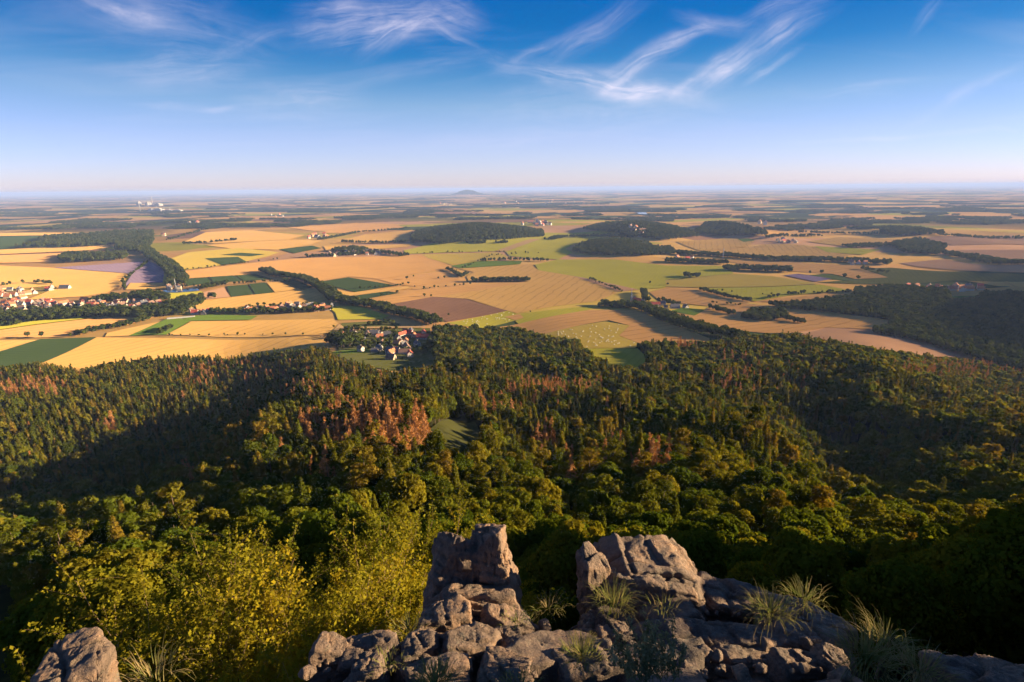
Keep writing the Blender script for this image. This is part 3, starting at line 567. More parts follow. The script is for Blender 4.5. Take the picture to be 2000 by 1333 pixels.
NEAR = [(671, 660, 'cream', 'orange', 2, 20, 'tall narrow cream house standing apart beside the lane bend at the forest village'), (690, 655, 'grey', 'brown', 0, 70, 'grey brown-roofed house next to the tall narrow cream house'), (719, 656, 'cream', 'brown', 0, 15, 'cream house with brown roof left of the dark-roofed white gabled house'), (739, 658, 'white', 'slate', 0, 10, 'white gabled house with dark slate roof in the middle of the forest village'),
        (757, 657, 'white', 'slate', 0, 100, 'white slate-roofed house turned sideways, right of the white gabled one'), (729, 655, 'grey', 'slate', 1, 95, 'long dark-roofed grey building behind the white gabled house'), (797, 654, 'white', 'red', 1, 60, 'white house with bright red roof uphill of the long red barn'), (826, 663, 'white', 'red', 1, 85, 'long white barn with bright red roof at the right end of the forest village'), (809, 660, 'cream', 'orange', 0, 5, 'cream orange-roofed house against the left end of the long red barn'),
        (828, 655, 'white', 'red', 2, 15, 'small white red-roofed house behind the long red barn'), (793, 672, 'cream', 'orange', 2, 10, 'tall cream house with orange roof above the broad tan roof'), (783, 674, 'white', 'orange', 2, 40, 'small white gabled house left of the tall cream orange-roofed house'), (795, 683, 'cream', 'brown', 1, 20, 'large house with broad tan-brown hipped-looking roof among gardens below the barn'), (776, 676, 'cream', 'orange', 0, 60, 'cream house with faded orange roof above the grey shed'), (768, 690, 'grey', 'slate', 1, 80, 'grey-blue slate-roofed shed low in the forest village'),
        (815, 678, 'white', 'slate', 2, 50, 'small bright white house standing alone below the long red barn'), (764, 703, 'cream', 'brown', 0, 75, 'brown-roofed cottage nearest the forest at the foot of the village'), (801, 698, 'white', 'red', 2, 20, 'little red-roofed cottage among trees at the lower right of the village'), (742, 686, 'white', 'slate', 2, 60, 'small white outbuilding left of the grey-blue shed'), (778, 664, 'grey', 'brown', 0, 30, 'grey cottage between the barn and the white slate-roofed house'), (705, 688, 'white', 'brown', 2, 60, 'white cottage at the end of the bright green paddock')]
for a in NEAR: house(*a)
FARM = [(1228, 597, 'cream', 'orange', 1, 85, 'broad cream farm barn with orange roof at the avenue farmstead'), (1246, 590, 'white', 'red', 1, 40, 'long red-roofed white farmhouse behind the orange-roofed barn'), (1196, 598, 'white', 'orange', 2, 10, 'small white gabled cottage at the left end of the avenue farmstead'), (1212, 596, 'white', 'brown', 0, 15, 'white brown-roofed cottage between the gabled cottage and the orange barn'), (1257, 594, 'grey', 'slate', 2, 0, 'small grey house beside the avenue trees'), (1280, 598, 'cream', 'red', 1, 88, 'long red-roofed building right of the avenue at the farmstead'),
        (1295, 595, 'white', 'slate', 0, 80, 'white pale-roofed house at the right end of the long red-roofed building'), (1318, 602, 'grey', 'slate', 1, 92, 'long low blue-grey hall beside the bright green square field'), (1339, 602, 'white', 'brown', 0, 20, 'white house right of the blue-grey hall above the green square field'), (1284, 604, 'white', 'slate', 2, 20, 'small white shed below the long red-roofed building'), (1300, 605, 'grey', 'slate', 2, 70, 'small grey shed in front of the blue-grey hall'), (1236, 586, 'cream', 'brown', 0, 70, 'brown-roofed cottage at the foot of the mast')]
for a in FARM: house(*a)
def settlement(boxes, n, label, group, seed, scale=1.0, detail=False, mind=13.0):
    rs = np.random.RandomState(seed); got = []; walls = ['white', 'white', 'cream', 'cream', 'grey']; roofs = ['red', 'orange', 'orange', 'brown', 'slate']
    W = np.array([(b[2] - b[0]) * (b[3] - b[1]) for b in boxes], float); tries = 0
    while len(got) < n and tries < n * 12:
        tries += 1; b = boxes[rs.choice(len(boxes), p=W / W.sum())]; f = rs.uniform(); px = b[0] + (b[2] - b[0]) * f; tilt = b[4] if len(b) > 4 else 0
        py = b[1] + rs.uniform() * (b[3] - b[1]) + tilt * f; g = hit(px, py)[0]
        if any(math.hypot(g[0] - q[0], g[1] - q[1]) < mind * scale for q in got): continue
        got.append(g); w = walls[rs.randint(5)]; r = roofs[rs.randint(5)]; k = rs.choice([0, 0, 1, 2])
        house(px, py, w, r, k, rs.choice([10, 100, 55, -30]) + rs.uniform(-8, 8), f'{w} house with {r} roof ' + label, group, detail, scale * rs.uniform(.9, 1.15))
settlement([(700, 650, 835, 668, 0), (730, 670, 830, 700, 0)], 12, 'between gardens in the forest-edge village', 'further houses of the forest-edge village', 10, .85)
settlement([(482, 603, 560, 609, 0), (560, 596, 648, 606, 2)], 24, 'in the hamlet above the lower wheat fields', 'houses of the hamlet above the wheat', 11)
settlement([(0, 591, 100, 610, -2), (100, 592, 200, 606, 0), (200, 590, 316, 607, -1)], 62, 'in the small town at the left edge', 'houses of the town at the left edge', 12, 1.05)
settlement([(-5, 565, 60, 584, 0), (50, 570, 128, 578, -12)], 22, 'on the estate above the town at the left edge', 'houses of the estate above the town', 13, 1.1)
house(166, 588, 'yellow', 'orange', 1, 80, 'long bright yellow building standing out at the top of the left town')
settlement([(372, 610, 410, 614, 0)], 5, 'below the hamlet by the white polytunnel', 'houses between town and hamlet', 14)
settlement([(325, 563, 353, 566, 0)], 5, 'at the pond farm', 'buildings of the pond farm', 15, 1.2)
settlement([(1765, 560, 1925, 567, 3)], 18, 'in the village beyond the dark wood at the right', 'houses of the village at the right', 16, 1.1)
settlement([(635, 496, 740, 502, -4)], 20, 'in the row village behind the broad orange field', 'houses of the row village', 17, 1.4)
settlement([(1518, 470, 1560, 475, 0)], 7, 'in the small hamlet by the pale fields', 'houses of the pale field hamlet', 18, 1.5)
settlement([(1322, 505, 1360, 512, 0), (1660, 514, 1690, 518, 0)], 7, 'tucked in the tree belt at right', 'houses in the tree belt', 19, 1.3)
settlement([(985, 434, 1085, 441, 0)], 14, 'in the far village by the white silo', 'houses of the far silo village', 20, 2.0)
settlement([(590, 455, 640, 468, 0), (300, 455, 340, 462, 0), (370, 432, 420, 438, 0), (470, 420, 560, 424, 0)], 20, 'in a far hamlet among the left fields', 'houses of far hamlets on the left', 21, 1.7)
settlement([(985, 393, 1160, 400, 0), (850, 398, 910, 402, 0), (1475, 436, 1500, 446, 0), (1230, 448, 1256, 464, 0)], 28, 'in the far pale town below the cone hill', 'houses of the far town', 22, 3.0)
# polytunnel, mast, silo, far power station
g = hit(354, 622)[0]; me = MB(); n_ = 10
V = [(x, 4.2 * math.cos(math.pi * k / n_), 3.4 * math.sin(math.pi * k / n_) - .2) for x in (-24, 24) for k in range(n_ + 1)]
me.add(V, [(k, k + 1, n_ + 2 + k, n_ + 1 + k) for k in range(n_)] + [tuple(range(n_ + 1)), tuple(range(2 * n_ + 1, n_, -1))])
o = link('polytunnel', me.mesh('polytunnel', M['wall_w'])); o.location = g; o.rotation_euler = (0, 0, R(18)); tag(o, 'long white polytunnel on the meadow below the left town', 'polytunnel')
def mast(px, py, hgt, w, label):
    g = hit(px, py)[0]; t = thing('lattice_mast', label, 'mast', g); L = MB(); B = MB()
    lv = []
    for k in range(9):
        f = k / 8; s = w * (1 - .75 * f); z = hgt * f; lv.append([(s, s, z), (-s, s, z), (-s, -s, z), (s, -s, z)])
    seg = [(lv[k][c], lv[k + 1][c], .22, .2) for k in range(8) for c in range(4)]; br = [(lv[k][c], lv[k + 1][(c + 1) % 4], .1, .1) for k in range(8) for c in range(4)]
    V, F = tubes(seg, 5); link('leg_frame', mesh_np('leg_frame', V, F, [M['steel']]), t); V, F = tubes(br, 4); link('bracing', mesh_np('bracing', V, F, [M['steel']]), t)
    link('antenna', MB().ring([(.35, hgt), (.35, hgt + 3.0), (.05, hgt + 5)], 8).mesh('antenna', M['wall_w']), t)
mast(1233, 589, 26, 1.6, 'pale lattice mast standing over the avenue farmstead')
mast(344, 565, 24, 1.4, 'slim mast beside the pond farm')
mast(1412, 505, 34, 2.0, 'slim mast in the tree belt at right')
def chimney_stack(t, x, y, h, r):
    link('chimney', MB().ring([(r, -3), (r * .7, h * .6), (r * .55, h), (r * .45, h), (r * .45, h - 2)], 16).mesh('chimney', M['conc'], True), t).location = (x, y, 0)
def plant(px, py, label, items, stacks):
    g = hit(px, py)[0]; k = math.hypot(g[0], g[1]) / 1000 * .85; t = thing('power_station', label, 'power station', g, 0)
    for x, w, h, d in items: link('hall', MB().box(x * k - w * k / 2, x * k + w * k / 2, -d, d, -3, h * k).box(x * k - w * k / 4, x * k + w * k / 5, -d * .6, d * .6, h * k + .02, h * k * 1.25).mesh('hall', M['conc']), t)
    for x, h, r in stacks: chimney_stack(t, x * k, 10, h * k, r)
plant(310, 414, 'pale industrial works with thin chimneys in front on the far left plain', [(-13, 9, 4.5, 40), (2, 12, 5, 40), (18, 16, 3, 30), (36, 14, 3, 30)], [(-35, 19, 5), (-4, 10, 4), (20, 8, 4)])
plant(300, 404, 'pale power station blocks with one tall chimney further back on the far left plain', [(-26, 4, 8, 40), (-9, 5, 7, 50), (10, 9, 5, 50), (0, 8, 3, 40)], [(-2, 17, 9), (7, 8, 6), (13, 8, 6)])
t = thing('grain_silo', 'tall white silo tower in the far village behind the wooded hill', 'silo', hit(1049, 439)[0])
link('tower', MB().box(-9, 9, -8, 8, -3, 34).box(-5, 5, -4, 4, 34.02, 40).mesh('tower', M['wall_w']), t); link('bin', MB().ring([(8, -3), (8, 24), (1, 29)], 16, (19, 0, 0)).mesh('bin', M['steel'], True), t)

# hay bales wrapped in pale film
bale = MB().ring([(.62, -.68), (.76, -.58), (.78, 0), (.76, .58), (.62, .68)], 14, axis='y').mesh('hay_bale', plain_mat('bale_wrap', (.50, .46, .36), .6, .1, 2.0), True)
def bales(poly, n, where, seed):
    rs = np.random.RandomState(seed); P = np.array(poly); k = 0
    while k < n:
        px = rs.uniform(P[:, 0].min(), P[:, 0].max()); py = rs.uniform(P[:, 1].min(), P[:, 1].max())
        if not inpoly(np.array(px), np.array(py), poly): continue
        g = hit(px, py)[0]; o = link('hay_bale', bale); o.location = (g[0], g[1], g[2] + 1.4); o.rotation_euler = (0, 0, rs.uniform(0, 3.1)); o.scale = (1.0,) * 3; tag(o, 'pale round hay bale lying on the ' + where, 'hay bale', 'hay bales on the ' + where); k += 1
bales([(885, 631), (992, 610), (1005, 616), (985, 620), (1004, 628), (936, 641)], 42, 'green strip below the ploughed field', 31)
bales([(1068, 653), (1181, 631), (1225, 638), (1209, 656), (1240, 672), (1235, 679), (1140, 679)], 64, 'yellow-green meadow at the forest edge', 32)

# ------------------------------------------------------------------ woods and hedges of the plain
HX, HR, HS_, HI = [], [], [], []
hedge_protos = [m[2] for m in TREES['hedge'][2]] + [m[2] for m in TREES['hedge'][3]]; NP2 = len(TREES['hedge'][2])
CX, CR, CS, CI = [], [], [], []
houses_xy = np.array(HOUSE_XY)
def add_trees(x, y, s, rs):
    x = np.asarray(x); y = np.asarray(y); d = np.min(np.hypot(x[:, None] - houses_xy[None, :, 0], y[:, None] - houses_xy[None, :, 1]), 1); ok = d > 9; x, y, s = x[ok], y[ok], np.broadcast_to(s, ok.shape)[ok]
    if not len(x): return
    z = ground(x, y); r = np.hypot(x, y); HX.append(np.stack([x, y, z - .4], -1)); HR.append(rs.uniform(0, 6.28, len(x))); HS_.append(s * rs.uniform(.7, 1.25, len(x)))
    HI.append(np.where(r < 1700, rs.randint(0, NP2, len(x)), NP2 + rs.randint(0, len(hedge_protos) - NP2, len(x))))
def wood(poly, seed, dens=1.0, scale=1.0):
    """trees filling an outline traced on the plain"""
    rs = np.random.RandomState(seed); g = hit([p[0] for p in poly], [p[1] for p in poly]); P = [(q[0], q[1]) for q in g]; A_ = np.array(P); r = np.hypot(A_[:, 0], A_[:, 1]).mean()
    s = max(6.5, r / 230.0) / math.sqrt(dens); nx = (np.ptp(A_[:, 0])) / s; ny = np.ptp(A_[:, 1]) / s
    X, Y = np.meshgrid(np.arange(A_[:, 0].min(), A_[:, 0].max(), s), np.arange(A_[:, 1].min(), A_[:, 1].max(), s)); X = (X + rs.uniform(-.45, .45, X.shape) * s).ravel(); Y = (Y + rs.uniform(-.45, .45, Y.shape) * s).ravel()
    m = inpoly(X, Y, P); add_trees(X[m], Y[m], scale * min(1.7, max(.85, s * math.sqrt(dens) / 8.0)), rs)
def belt(line, width, seed, dens=1.0, scale=1.0):
    rs = np.random.RandomState(seed); g = hit([p[0] for p in line], [p[1] for p in line])[:, :2]; X, Y = [], []
    for a, b in zip(g[:-1], g[1:]):
        L = np.linalg.norm(b - a); r = np.hypot(*a); s = max(5.5, r / 260.0); m = max(1, int(L * max(width, s) / (s * s) * dens)); f = rs.uniform(0, 1, m); nrm = np.array([-(b - a)[1], (b - a)[0]]) / (L + 1e-9)
        p = a + (b - a) * f[:, None] + nrm * (rs.uniform(-.5, .5, m) * width)[:, None]; X.append(p[:, 0]); Y.append(p[:, 1])
    add_trees(np.concatenate(X), np.concatenate(Y), scale, rs)
belt([(518, 531), (539, 540), (591, 547), (630, 566), (645, 578), (656, 589), (700, 597), (740, 603), (768, 614), (824, 624), (852, 636)], 30, 1, 1.3, 1.1)
belt([(-60, 626), (0, 624), (100, 620), (200, 614), (300, 614), (370, 608)], 70, 2, 1.0); belt([(310, 600), (350, 605), (375, 596), (372, 585)], 50, 3)
belt([(180, 590), (230, 586), (290, 582), (320, 590)], 45, 4, .9, 1.1); belt([(280, 578), (292, 582), (310, 585)], 30, 5, .9, 1.2)
belt([(345, 560), (350, 548), (338, 530), (322, 515), (300, 505), (285, 490), (270, 470), (290, 462)], 45, 6, 1.0, 1.2); belt([(245, 567), (240, 552), (258, 537), (290, 512)], 8, 7, .8, .7)
belt([(-60, 612), (60, 606), (160, 604), (300, 606)], 40, 8, .35, .8); belt([(400, 612), (500, 612), (580, 610), (650, 606)], 25, 9, .8, .8); belt([(480, 606), (560, 602), (650, 602)], 60, 10, .3, .7); belt([(400, 566), (420, 560), (445, 558)], 22, 11, .8); belt([(355, 563), (400, 560), (520, 552), (600, 548)], 8, 12, .7, .7)
belt([(404, 584), (420, 582)], 18, 13, .8); wood([(115, 508), (130, 500), (245, 497), (250, 505), (240, 508), (125, 515)], 14); wood([(25, 487), (75, 480), (80, 468), (245, 455), (300, 455), (300, 475), (280, 497), (225, 490), (230, 480), (150, 485)], 15, .8)
belt([(150, 657), (175, 650), (190, 645), (210, 643), (245, 637), (270, 630), (300, 619)], 22, 16, 1.0, .75); belt([(308, 655), (335, 641)], 12, 17, 1.2, .7); belt([(-20, 640), (15, 637), (45, 634)], 16, 18, 1, .8); belt([(0, 560), (60, 553), (125, 558)], 10, 19, .5, .8)
belt([(180, 511), (245, 508)], 12, 20, .8, .8); belt([(358, 478), (400, 476), (465, 470)], 30, 21); belt([(330, 470), (400, 450), (520, 440), (600, 436)], 30, 22, .5)
belt([(1243, 603), (1262, 607), (1290, 621), (1320, 634), (1360, 646), (1400, 656), (1445, 664)], 34, 23, 1.2, 1.15); belt([(1255, 570), (1258, 580), (1262, 592)], 12, 24, 1, 1); belt([(1170, 598), (1190, 600), (1220, 601), (1250, 600)], 40, 25, .8); belt([(1285, 588), (1320, 598)], 20, 26, .8, .8); belt([(1385, 604), (1410, 611), (1428, 617)], 14, 27, 1, .9)
wood([(1443, 624), (1470, 610), (1530, 611), (1538, 622), (1500, 631)], 28, 1.2, 1.1); belt([(1535, 626), (1565, 634)], 18, 29, 1, .9)
DARKWOOD = [(1500, 600), (1600, 592), (1664, 583), (1671, 569), (1755, 563), (1850, 570), (2200, 575), (2200, 750), (1990, 730), (1909, 706), (1825, 680), (1755, 661), (1692, 652), (1748, 636), (1720, 624), (1545, 606)]
wood([(1500, 600), (1600, 592), (1664, 583), (1671, 569), (1755, 563), (1850, 570), (1856, 594), (1915, 588), (1912, 576), (2200, 575), (2200, 750), (1990, 730), (1909, 706), (1825, 680), (1755, 661), (1692, 652), (1748, 636), (1720, 624), (1545, 606)], 30, 1.0, 1.15)
belt([(1240, 499), (1300, 496), (1405, 501), (1510, 510), (1615, 510), (1737, 517)], 60, 31, 1.0, 1.1); belt([(1300, 512), (1420, 516)], 50, 32, 1, 1.0); belt([(1420, 530), (1440, 528), (1545, 532)], 45, 33, 1.1, 1.2); belt([(1335, 541), (1365, 543)], 22, 34, 1.2, 1); belt([(1680, 526), (1735, 535)], 14, 35, .8, .8)
belt([(922, 551), (1034, 550)], 22, 36, 1.4, 1.0); belt([(936, 511), (1000, 509), (1072, 511)], 14, 37, .9, .9); belt([(873, 526), (885, 533), (900, 543), (912, 536)], 14, 38, 1.2, .8); belt([(600, 504), (700, 498), (740, 494), (790, 502)], 40, 39, .7, 1.0); wood([(645, 492), (690, 486), (722, 491), (700, 497)], 40)
belt([(665, 474), (720, 476), (800, 474), (830, 472)], 30, 41, .9); belt([(625, 470), (700, 455), (800, 447)], 30, 42, .8); belt([(1150, 546), (1180, 557), (1215, 571)], 8, 43, .8, .6); belt([(1365, 567), (1420, 582), (1470, 592)], 12, 44, 1.2, .75); belt([(1500, 585), (1540, 577), (1600, 573), (1660, 572)], 8, 45, .5, .7); belt([(880, 534), (960, 500), (1050, 495)], 5, 46, .35, .6)
wood([(800, 473), (812, 457), (860, 446), (940, 440), (1000, 446), (1060, 455), (1062, 464), (990, 470), (860, 479)], 47, 1.1); wood([(1140, 450), (1180, 440), (1240, 437), (1330, 451), (1365, 464), (1300, 471), (1230, 464)], 48, 1.1); wood([(1115, 492), (1150, 474), (1200, 470), (1270, 479), (1285, 494), (1230, 502), (1150, 499)], 49, 1.2); wood([(1355, 457), (1400, 438), (1440, 443), (1490, 455), (1500, 462), (1420, 462)], 50, 1.1)
belt([(915, 474), (950, 476)], 60, 51, 1); belt([(970, 477), (990, 475)], 30, 52, 1); belt([(1070, 470), (1100, 464), (1150, 462), (1240, 464)], 50, 53, .9); wood([(1713, 456), (1755, 448), (1790, 450), (1846, 460), (1755, 464)], 54); belt([(1560, 455), (1700, 458), (1850, 462), (2000, 466)], 60, 55, .7); belt([(1650, 484), (1740, 480), (1800, 490), (1900, 505), (2060, 512)], 70, 56, .9); belt([(1500, 466), (1530, 462), (1600, 462)], 40, 57, .8)
wood([(1740, 480), (1790, 470), (1850, 485), (1830, 500), (1760, 495)], 58, .8); belt([(1290, 484), (1300, 494)], 80, 59, .8); belt([(660, 650), (700, 650), (760, 655), (800, 662)], 70, 60, .32, .6); belt([(700, 672), (760, 680), (840, 690)], 60, 61, .45, .6); belt([(720, 636), (770, 634)], 14, 62, .9, .7); belt([(652, 676), (668, 672), (690, 676)], 45, 63, 1.1, 1.2)
belt([(850, 655), (930, 656), (1010, 658)], 60, 65, 1.0, 1.0); belt([(840, 672), (930, 676), (990, 676)], 50, 66, 1.0, .9)
belt([(700, 565), (760, 562), (800, 556)], 8, 67, .5, .6); belt([(740, 580), (800, 569), (850, 563), (920, 557)], 6, 68, .35, .6)
rs_ = np.random.RandomState(77)
for k in range(150):                                     # copses further out on the plain
    px = rs_.uniform(-60, 2060); py = 392 + 58 * rs_.uniform() ** 1.2
    if py > 432 and 780 < px < 1500: continue
    g = hit(px, py)[0]; L = rs_.uniform(150, 900) * (g[1] / 5000) ** .5; w = rs_.uniform(50, 260); m = int(L * w / 900); a = rs_.normal() * .18
    f = rs_.uniform(-.5, .5, (m, 2)) * [L, w]; x = g[0] + f[:, 0] * math.cos(a) - f[:, 1] * math.sin(a); y = g[1] + f[:, 0] * math.sin(a) + f[:, 1] * math.cos(a); z = ground(x, y)
    CX.append(np.stack([x, y, z - 1], -1)); CR.append(rs_.uniform(0, 6.28, m)); CS.append(rs_.uniform(.8, 1.3, m)); CI.append(rs_.randint(0, 3, m))
cl = []
for k in range(3):
    v, f = clump_mesh(k + 1); cl.append(mesh_np('copse', v, f, [M['hedge']]))
x, y = np.random.RandomState(5).normal(-1700, 330, 420), np.random.RandomState(6).normal(21000, 420, 420)
CX.append(np.stack([x, y, ground(x, y) - 1], -1)); CR.append(rs_.uniform(0, 6, 420)); CS.append(rs_.uniform(1.5, 2.4, 420)); CI.append(rs_.randint(0, 3, 420))
stuff('distant_woods', 'bluish woods strung out across the far plain below the horizon', cl, np.concatenate(CX), np.concatenate(CR), np.concatenate(CS), np.concatenate(CI))
stuff('field_woods', 'dark green woods, hedges and tree belts between the fields', hedge_protos, np.concatenate(HX), np.concatenate(HR), np.concatenate(HS_), np.concatenate(HI))

def tree_obj(name, mset, loc, rz, scale, label, cat, group=None):
    t = thing(name, label, cat, loc, rz, group, scale); link('trunk', mset[1], t); link('crown', mset[0], t); return t
LONE = [(55, 660, 1.0, 'left one of two round trees on the wheat edge above the dark green field'), (82, 660, .95, 'right one of two round trees on the wheat edge above the dark green field'), (138, 659, .7, 'low bushy tree right of the two round trees above the dark green field'), (795, 547, 1.0, 'larger round tree alone in the middle of the broad orange field'), (808, 542, .6, 'small tree just beyond the larger round tree in the orange field'),
        (856, 546, .7, 'left tree of the pair in the orange field near the curved hedge'), (868, 545, .85, 'right tree of the pair in the orange field near the curved hedge'), (829, 581, .8, 'left tree of the pair at the top corner of the ploughed field'), (842, 581, .65, 'right tree of the pair at the top corner of the ploughed field'), (810, 562, .5, 'small tree at the end of the narrow dark strip'), (1269, 555, .7, 'dark bush alone in the green meadow above the avenue farm'), (1348, 546, 1.2, 'broad tree group crown on the yellow meadow at right'),
        (1604, 537, 1.3, 'large round tree at the edge of the purple field'), (1582, 536, .9, 'smaller round tree left of the large one by the purple field'), (1648, 545, 1.3, 'round dark tree on the tip of the orange field at right'), (1675, 548, 1.2, 'wide low tree above the dark green crop at right'), (1525, 600, 1.1, 'round tree in front of the dark wood at right'), (1568, 600, 1.0, 'dark round tree beside the wood corner at right'), (409, 657, .45, 'left small tree on the line between the two wheat fields'), (465, 655, .5, 'middle small tree on the line between the two wheat fields'), (558, 655, .45, 'right small tree on the line between the two wheat fields'),
        (652, 641, .5, 'single small tree by the lane bend above the forest village'), (1036, 611, .4, 'bush on the green strip right of the bale field'), (1155, 480, .9, 'lone tree on the yellow meadow below the low wooded hill'), (876, 617, .5, 'small tree at the foot of the ploughed field')]
for k, (px, py, s, lab) in enumerate(LONE): g = hit(px, py)[0]; tree_obj('field_tree', TREES['hedge'][2][k % 3], g - np.array([0, 0, .5]), k * 1.3, s, lab, 'tree')
def row_trees(line, n, label, group, seed, s=.5):
    rs = np.random.RandomState(seed); L = np.array(line, float); f = np.sort(rs.uniform(0, len(L) - 1.001, n)); i = f.astype(int); p = L[i] + (L[i + 1] - L[i]) * (f - i)[:, None]
    for q in p: g = hit(q[0], q[1])[0]; tree_obj('row_tree', TREES['hedge'][2][rs.randint(3)], g - np.array([0, 0, .4]), rs.uniform(0, 6), s * rs.uniform(.7, 1.3), label, 'tree', group)
row_trees([(790, 497), (880, 494), (970, 493), (1060, 496)], 26, 'small tree in the sparse row across the yellow meadow below the wooded hill', 'row across the yellow meadow', 1, .6)
row_trees([(350, 530), (420, 522), (520, 510), (560, 505)], 22, 'small tree in the row along the lower edge of the golden round field', 'row below the golden field', 2, .6)
row_trees([(325, 656), (400, 656), (520, 655), (625, 655)], 14, 'shrubby tree on the boundary line between the two lower wheat fields', 'row between the lower wheat fields', 3, .35)
row_trees([(1300, 557), (1470, 577), (1590, 575), (1664, 571)], 18, 'small tree in the row along the lower edge of the yellow-green meadow', 'row below the yellow-green meadow', 4, .5)
row_trees([(1370, 592), (1420, 595), (1450, 598)], 9, 'small dark tree in the row above the orange field at right', 'row above the orange field', 5, .5)

# ------------------------------------------------------------------ the forest on the slopes
GLADES = [[(832, 838), (880, 815), (930, 820), (955, 860), (925, 925), (850, 915)], [(1015, 742), (1080, 737), (1140, 746), (1125, 753), (1035, 751)], [(1139, 682), (1245, 682), (1268, 700), (1262, 728), (1195, 724)], [(1580, 848), (1600, 852), (1690, 882), (1660, 884)]]
DEADZ = [(715, 838, 140, 46, .76), (1090, 757, 100, 12, .6), (60, 757, 75, 16, .6), (390, 745, 32, 12, .5), (210, 832, 22, 14, .7), (1060, 868, 34, 30, .6), (1275, 908, 45, 28, .5), (1010, 790, 120, 22, .18), (790, 872, 60, 22, .5), (1335, 672, 26, 10, .6), (1880, 722, 120, 16, .4), (1490, 730, 130, 45, .13), (470, 725, 140, 22, .22), (370, 940, 20, 22, .5), (635, 920, 14, 18, .7), (620, 765, 80, 18, .3), (1180, 900, 90, 40, .12)]
def forest():
    rs = np.random.RandomState(21); s = 4.7
    X, Y = np.meshgrid(np.arange(-980, 980, s), np.arange(4, 1080, s)); X = (X + rs.uniform(-.42, .42, X.shape) * s).ravel(); Y = (Y + rs.uniform(-.42, .42, Y.shape) * s).ravel()
    X2, Y2 = np.meshgrid(np.arange(-75, 75, 2.7), np.arange(2, 75, 2.7)); X2 = (X2 + rs.uniform(-.45, .45, X2.shape) * 2.7).ravel(); Y2 = (Y2 + rs.uniform(-.45, .45, Y2.shape) * 2.7).ravel()
    r2 = np.hypot(X2, Y2); q = np.hypot(X, Y) > 68; X = np.concatenate([X[q], X2[r2 <= 68]]); Y = np.concatenate([Y[q], Y2[r2 <= 68]])
    r = np.hypot(X, Y); az = np.degrees(np.arctan2(X, Y)); k = (r > 13) & (r < 1080) & (az > -50) & (az < np.where(r < 330, 84, 52)); X, Y, r, az = X[k], Y[k], r[k], az[k]
    Z = ground(X, Y); scl = np.clip(.25 + r / 250, .3, .82) * np.clip(np.exp(rs.normal(size=len(X)) * .24), .6, 1.55)
    px, py = to_px(np.stack([X, Y, Z + 9 * scl], -1)); _, pb = to_px(np.stack([X, Y, Z + 1], -1))
    ok = inpoly(px, py, FOREST_EDGE) | (r < 330)
    for g in GLADES: ok &= ~inpoly(px, pb, g)
    X, Y, Z, r, scl, px, py = (q[ok] for q in (X, Y, Z, r, scl, px, py))
    nz = fbm(np.stack([X / 55, Y / 55, 0 * X + 3], -1), 3)
    pc = np.where(py > 950, .10, np.where(px < 720, .85, np.where(px < 1010, .70, .50))); pc = np.where((py < 720) & (px > 830), .15, pc); pc = np.clip(pc + nz * .9, 0.03, .97); pc = np.where(r < 75, .02, pc)
    conif = rs.uniform(size=len(X)) < pc; pd = np.full(len(X), .006)
    for cx, cy, a, b, p in DEADZ: pd = np.maximum(pd, p * (((px - cx) / a) ** 2 + ((py - cy) / b) ** 2 < 1))
    dead = (rs.uniform(size=len(X)) < pd) & (r > 70)
    scl = np.where(dead, np.clip(scl * rs.uniform(.75, 1.35, len(scl)), .6, 1.3), scl)
    kind = np.where(dead, 2, np.where(conif, 1, 0)); slant = np.sqrt(X ** 2 + Y ** 2 + Z ** 2)
    inframe = (px > -10) & (px < 2010) & (py < 1320)
    near_left = (r < 34) & (px < 860)                                     # the shrubs on the crag stand there
    keep = ~((r < 24) & (px < 860) & (px > 250)); rot = rs.uniform(0, 6.28, len(X))
    lod = np.where(r < 42, 0, np.where(r < 170, 1, np.where(r < 480, 2, 3)))
    names = ['broadleaf_tree', 'conifer_tree', 'dead_spruce']; keys = ['broad', 'conif', 'dead']; cats = ['tree', 'conifer', 'dead tree']
    for kd in range(3):
        T = TREES[keys[kd]]; lods = sorted(T); protos = []; first = {}
        for L in lods: first[L] = len(protos); protos += [m[2] for m in T[L]]
        sel = np.where((kind == kd) & keep)[0]; size = scl[sel] / slant[sel] * np.where(inframe[sel], 1, 0); order = sel[np.argsort(-size)]; solo = order[:300]; solo = solo[inframe[solo]]; rest = np.setdiff1d(sel, solo)
        LL = np.clip(lod, lods[0], lods[-1])
        for i in solo:
            ms = T[LL[i]]; m = ms[rs.randint(len(ms))]; x_, y_ = px[i], py[i]
            if kd == 2: where = 'in the brown stand beside the clearing' if 570 < x_ < 850 and 790 < y_ < 900 else ('in the strip beyond the clearing' if y_ < 790 else 'among green trees right of the clearing' if x_ > 930 else 'among green trees left of the clearing')
            elif kd == 1: where = 'on the spur around the clearing' if 560 < x_ < 1010 else ('on the left slope' if x_ <= 560 else 'on the right slope')
            else: where = 'just behind the two rock pillars' if 830 < x_ < 1360 and r[i] < 110 else ('on the dark left slope' if x_ < 830 else 'on the slope right of the rock slab')
            big = 'small ' if scl[i] < np.quantile(scl[solo], .33) else ('tall ' if scl[i] > np.quantile(scl[solo], .67) else 'middling ')
            band = ', in the nearest ranks' if slant[i] < np.quantile(slant[solo], .33) else (', in the farthest ranks' if slant[i] > np.quantile(slant[solo], .67) else ', in the middle ranks')
            lab = big + {0: 'broadleaf tree ', 1: 'olive conifer ', 2: 'rusty dead spruce '}[kd] + where + band
            tree_obj(names[kd], m, (X[i], Y[i], Z[i] - .3), rot[i], scl[i], lab, cats[kd], {0: 'broadleaf trees ', 1: 'conifers ', 2: 'dead spruces '}[kd] + where)
        vi = np.zeros(len(rest), int)
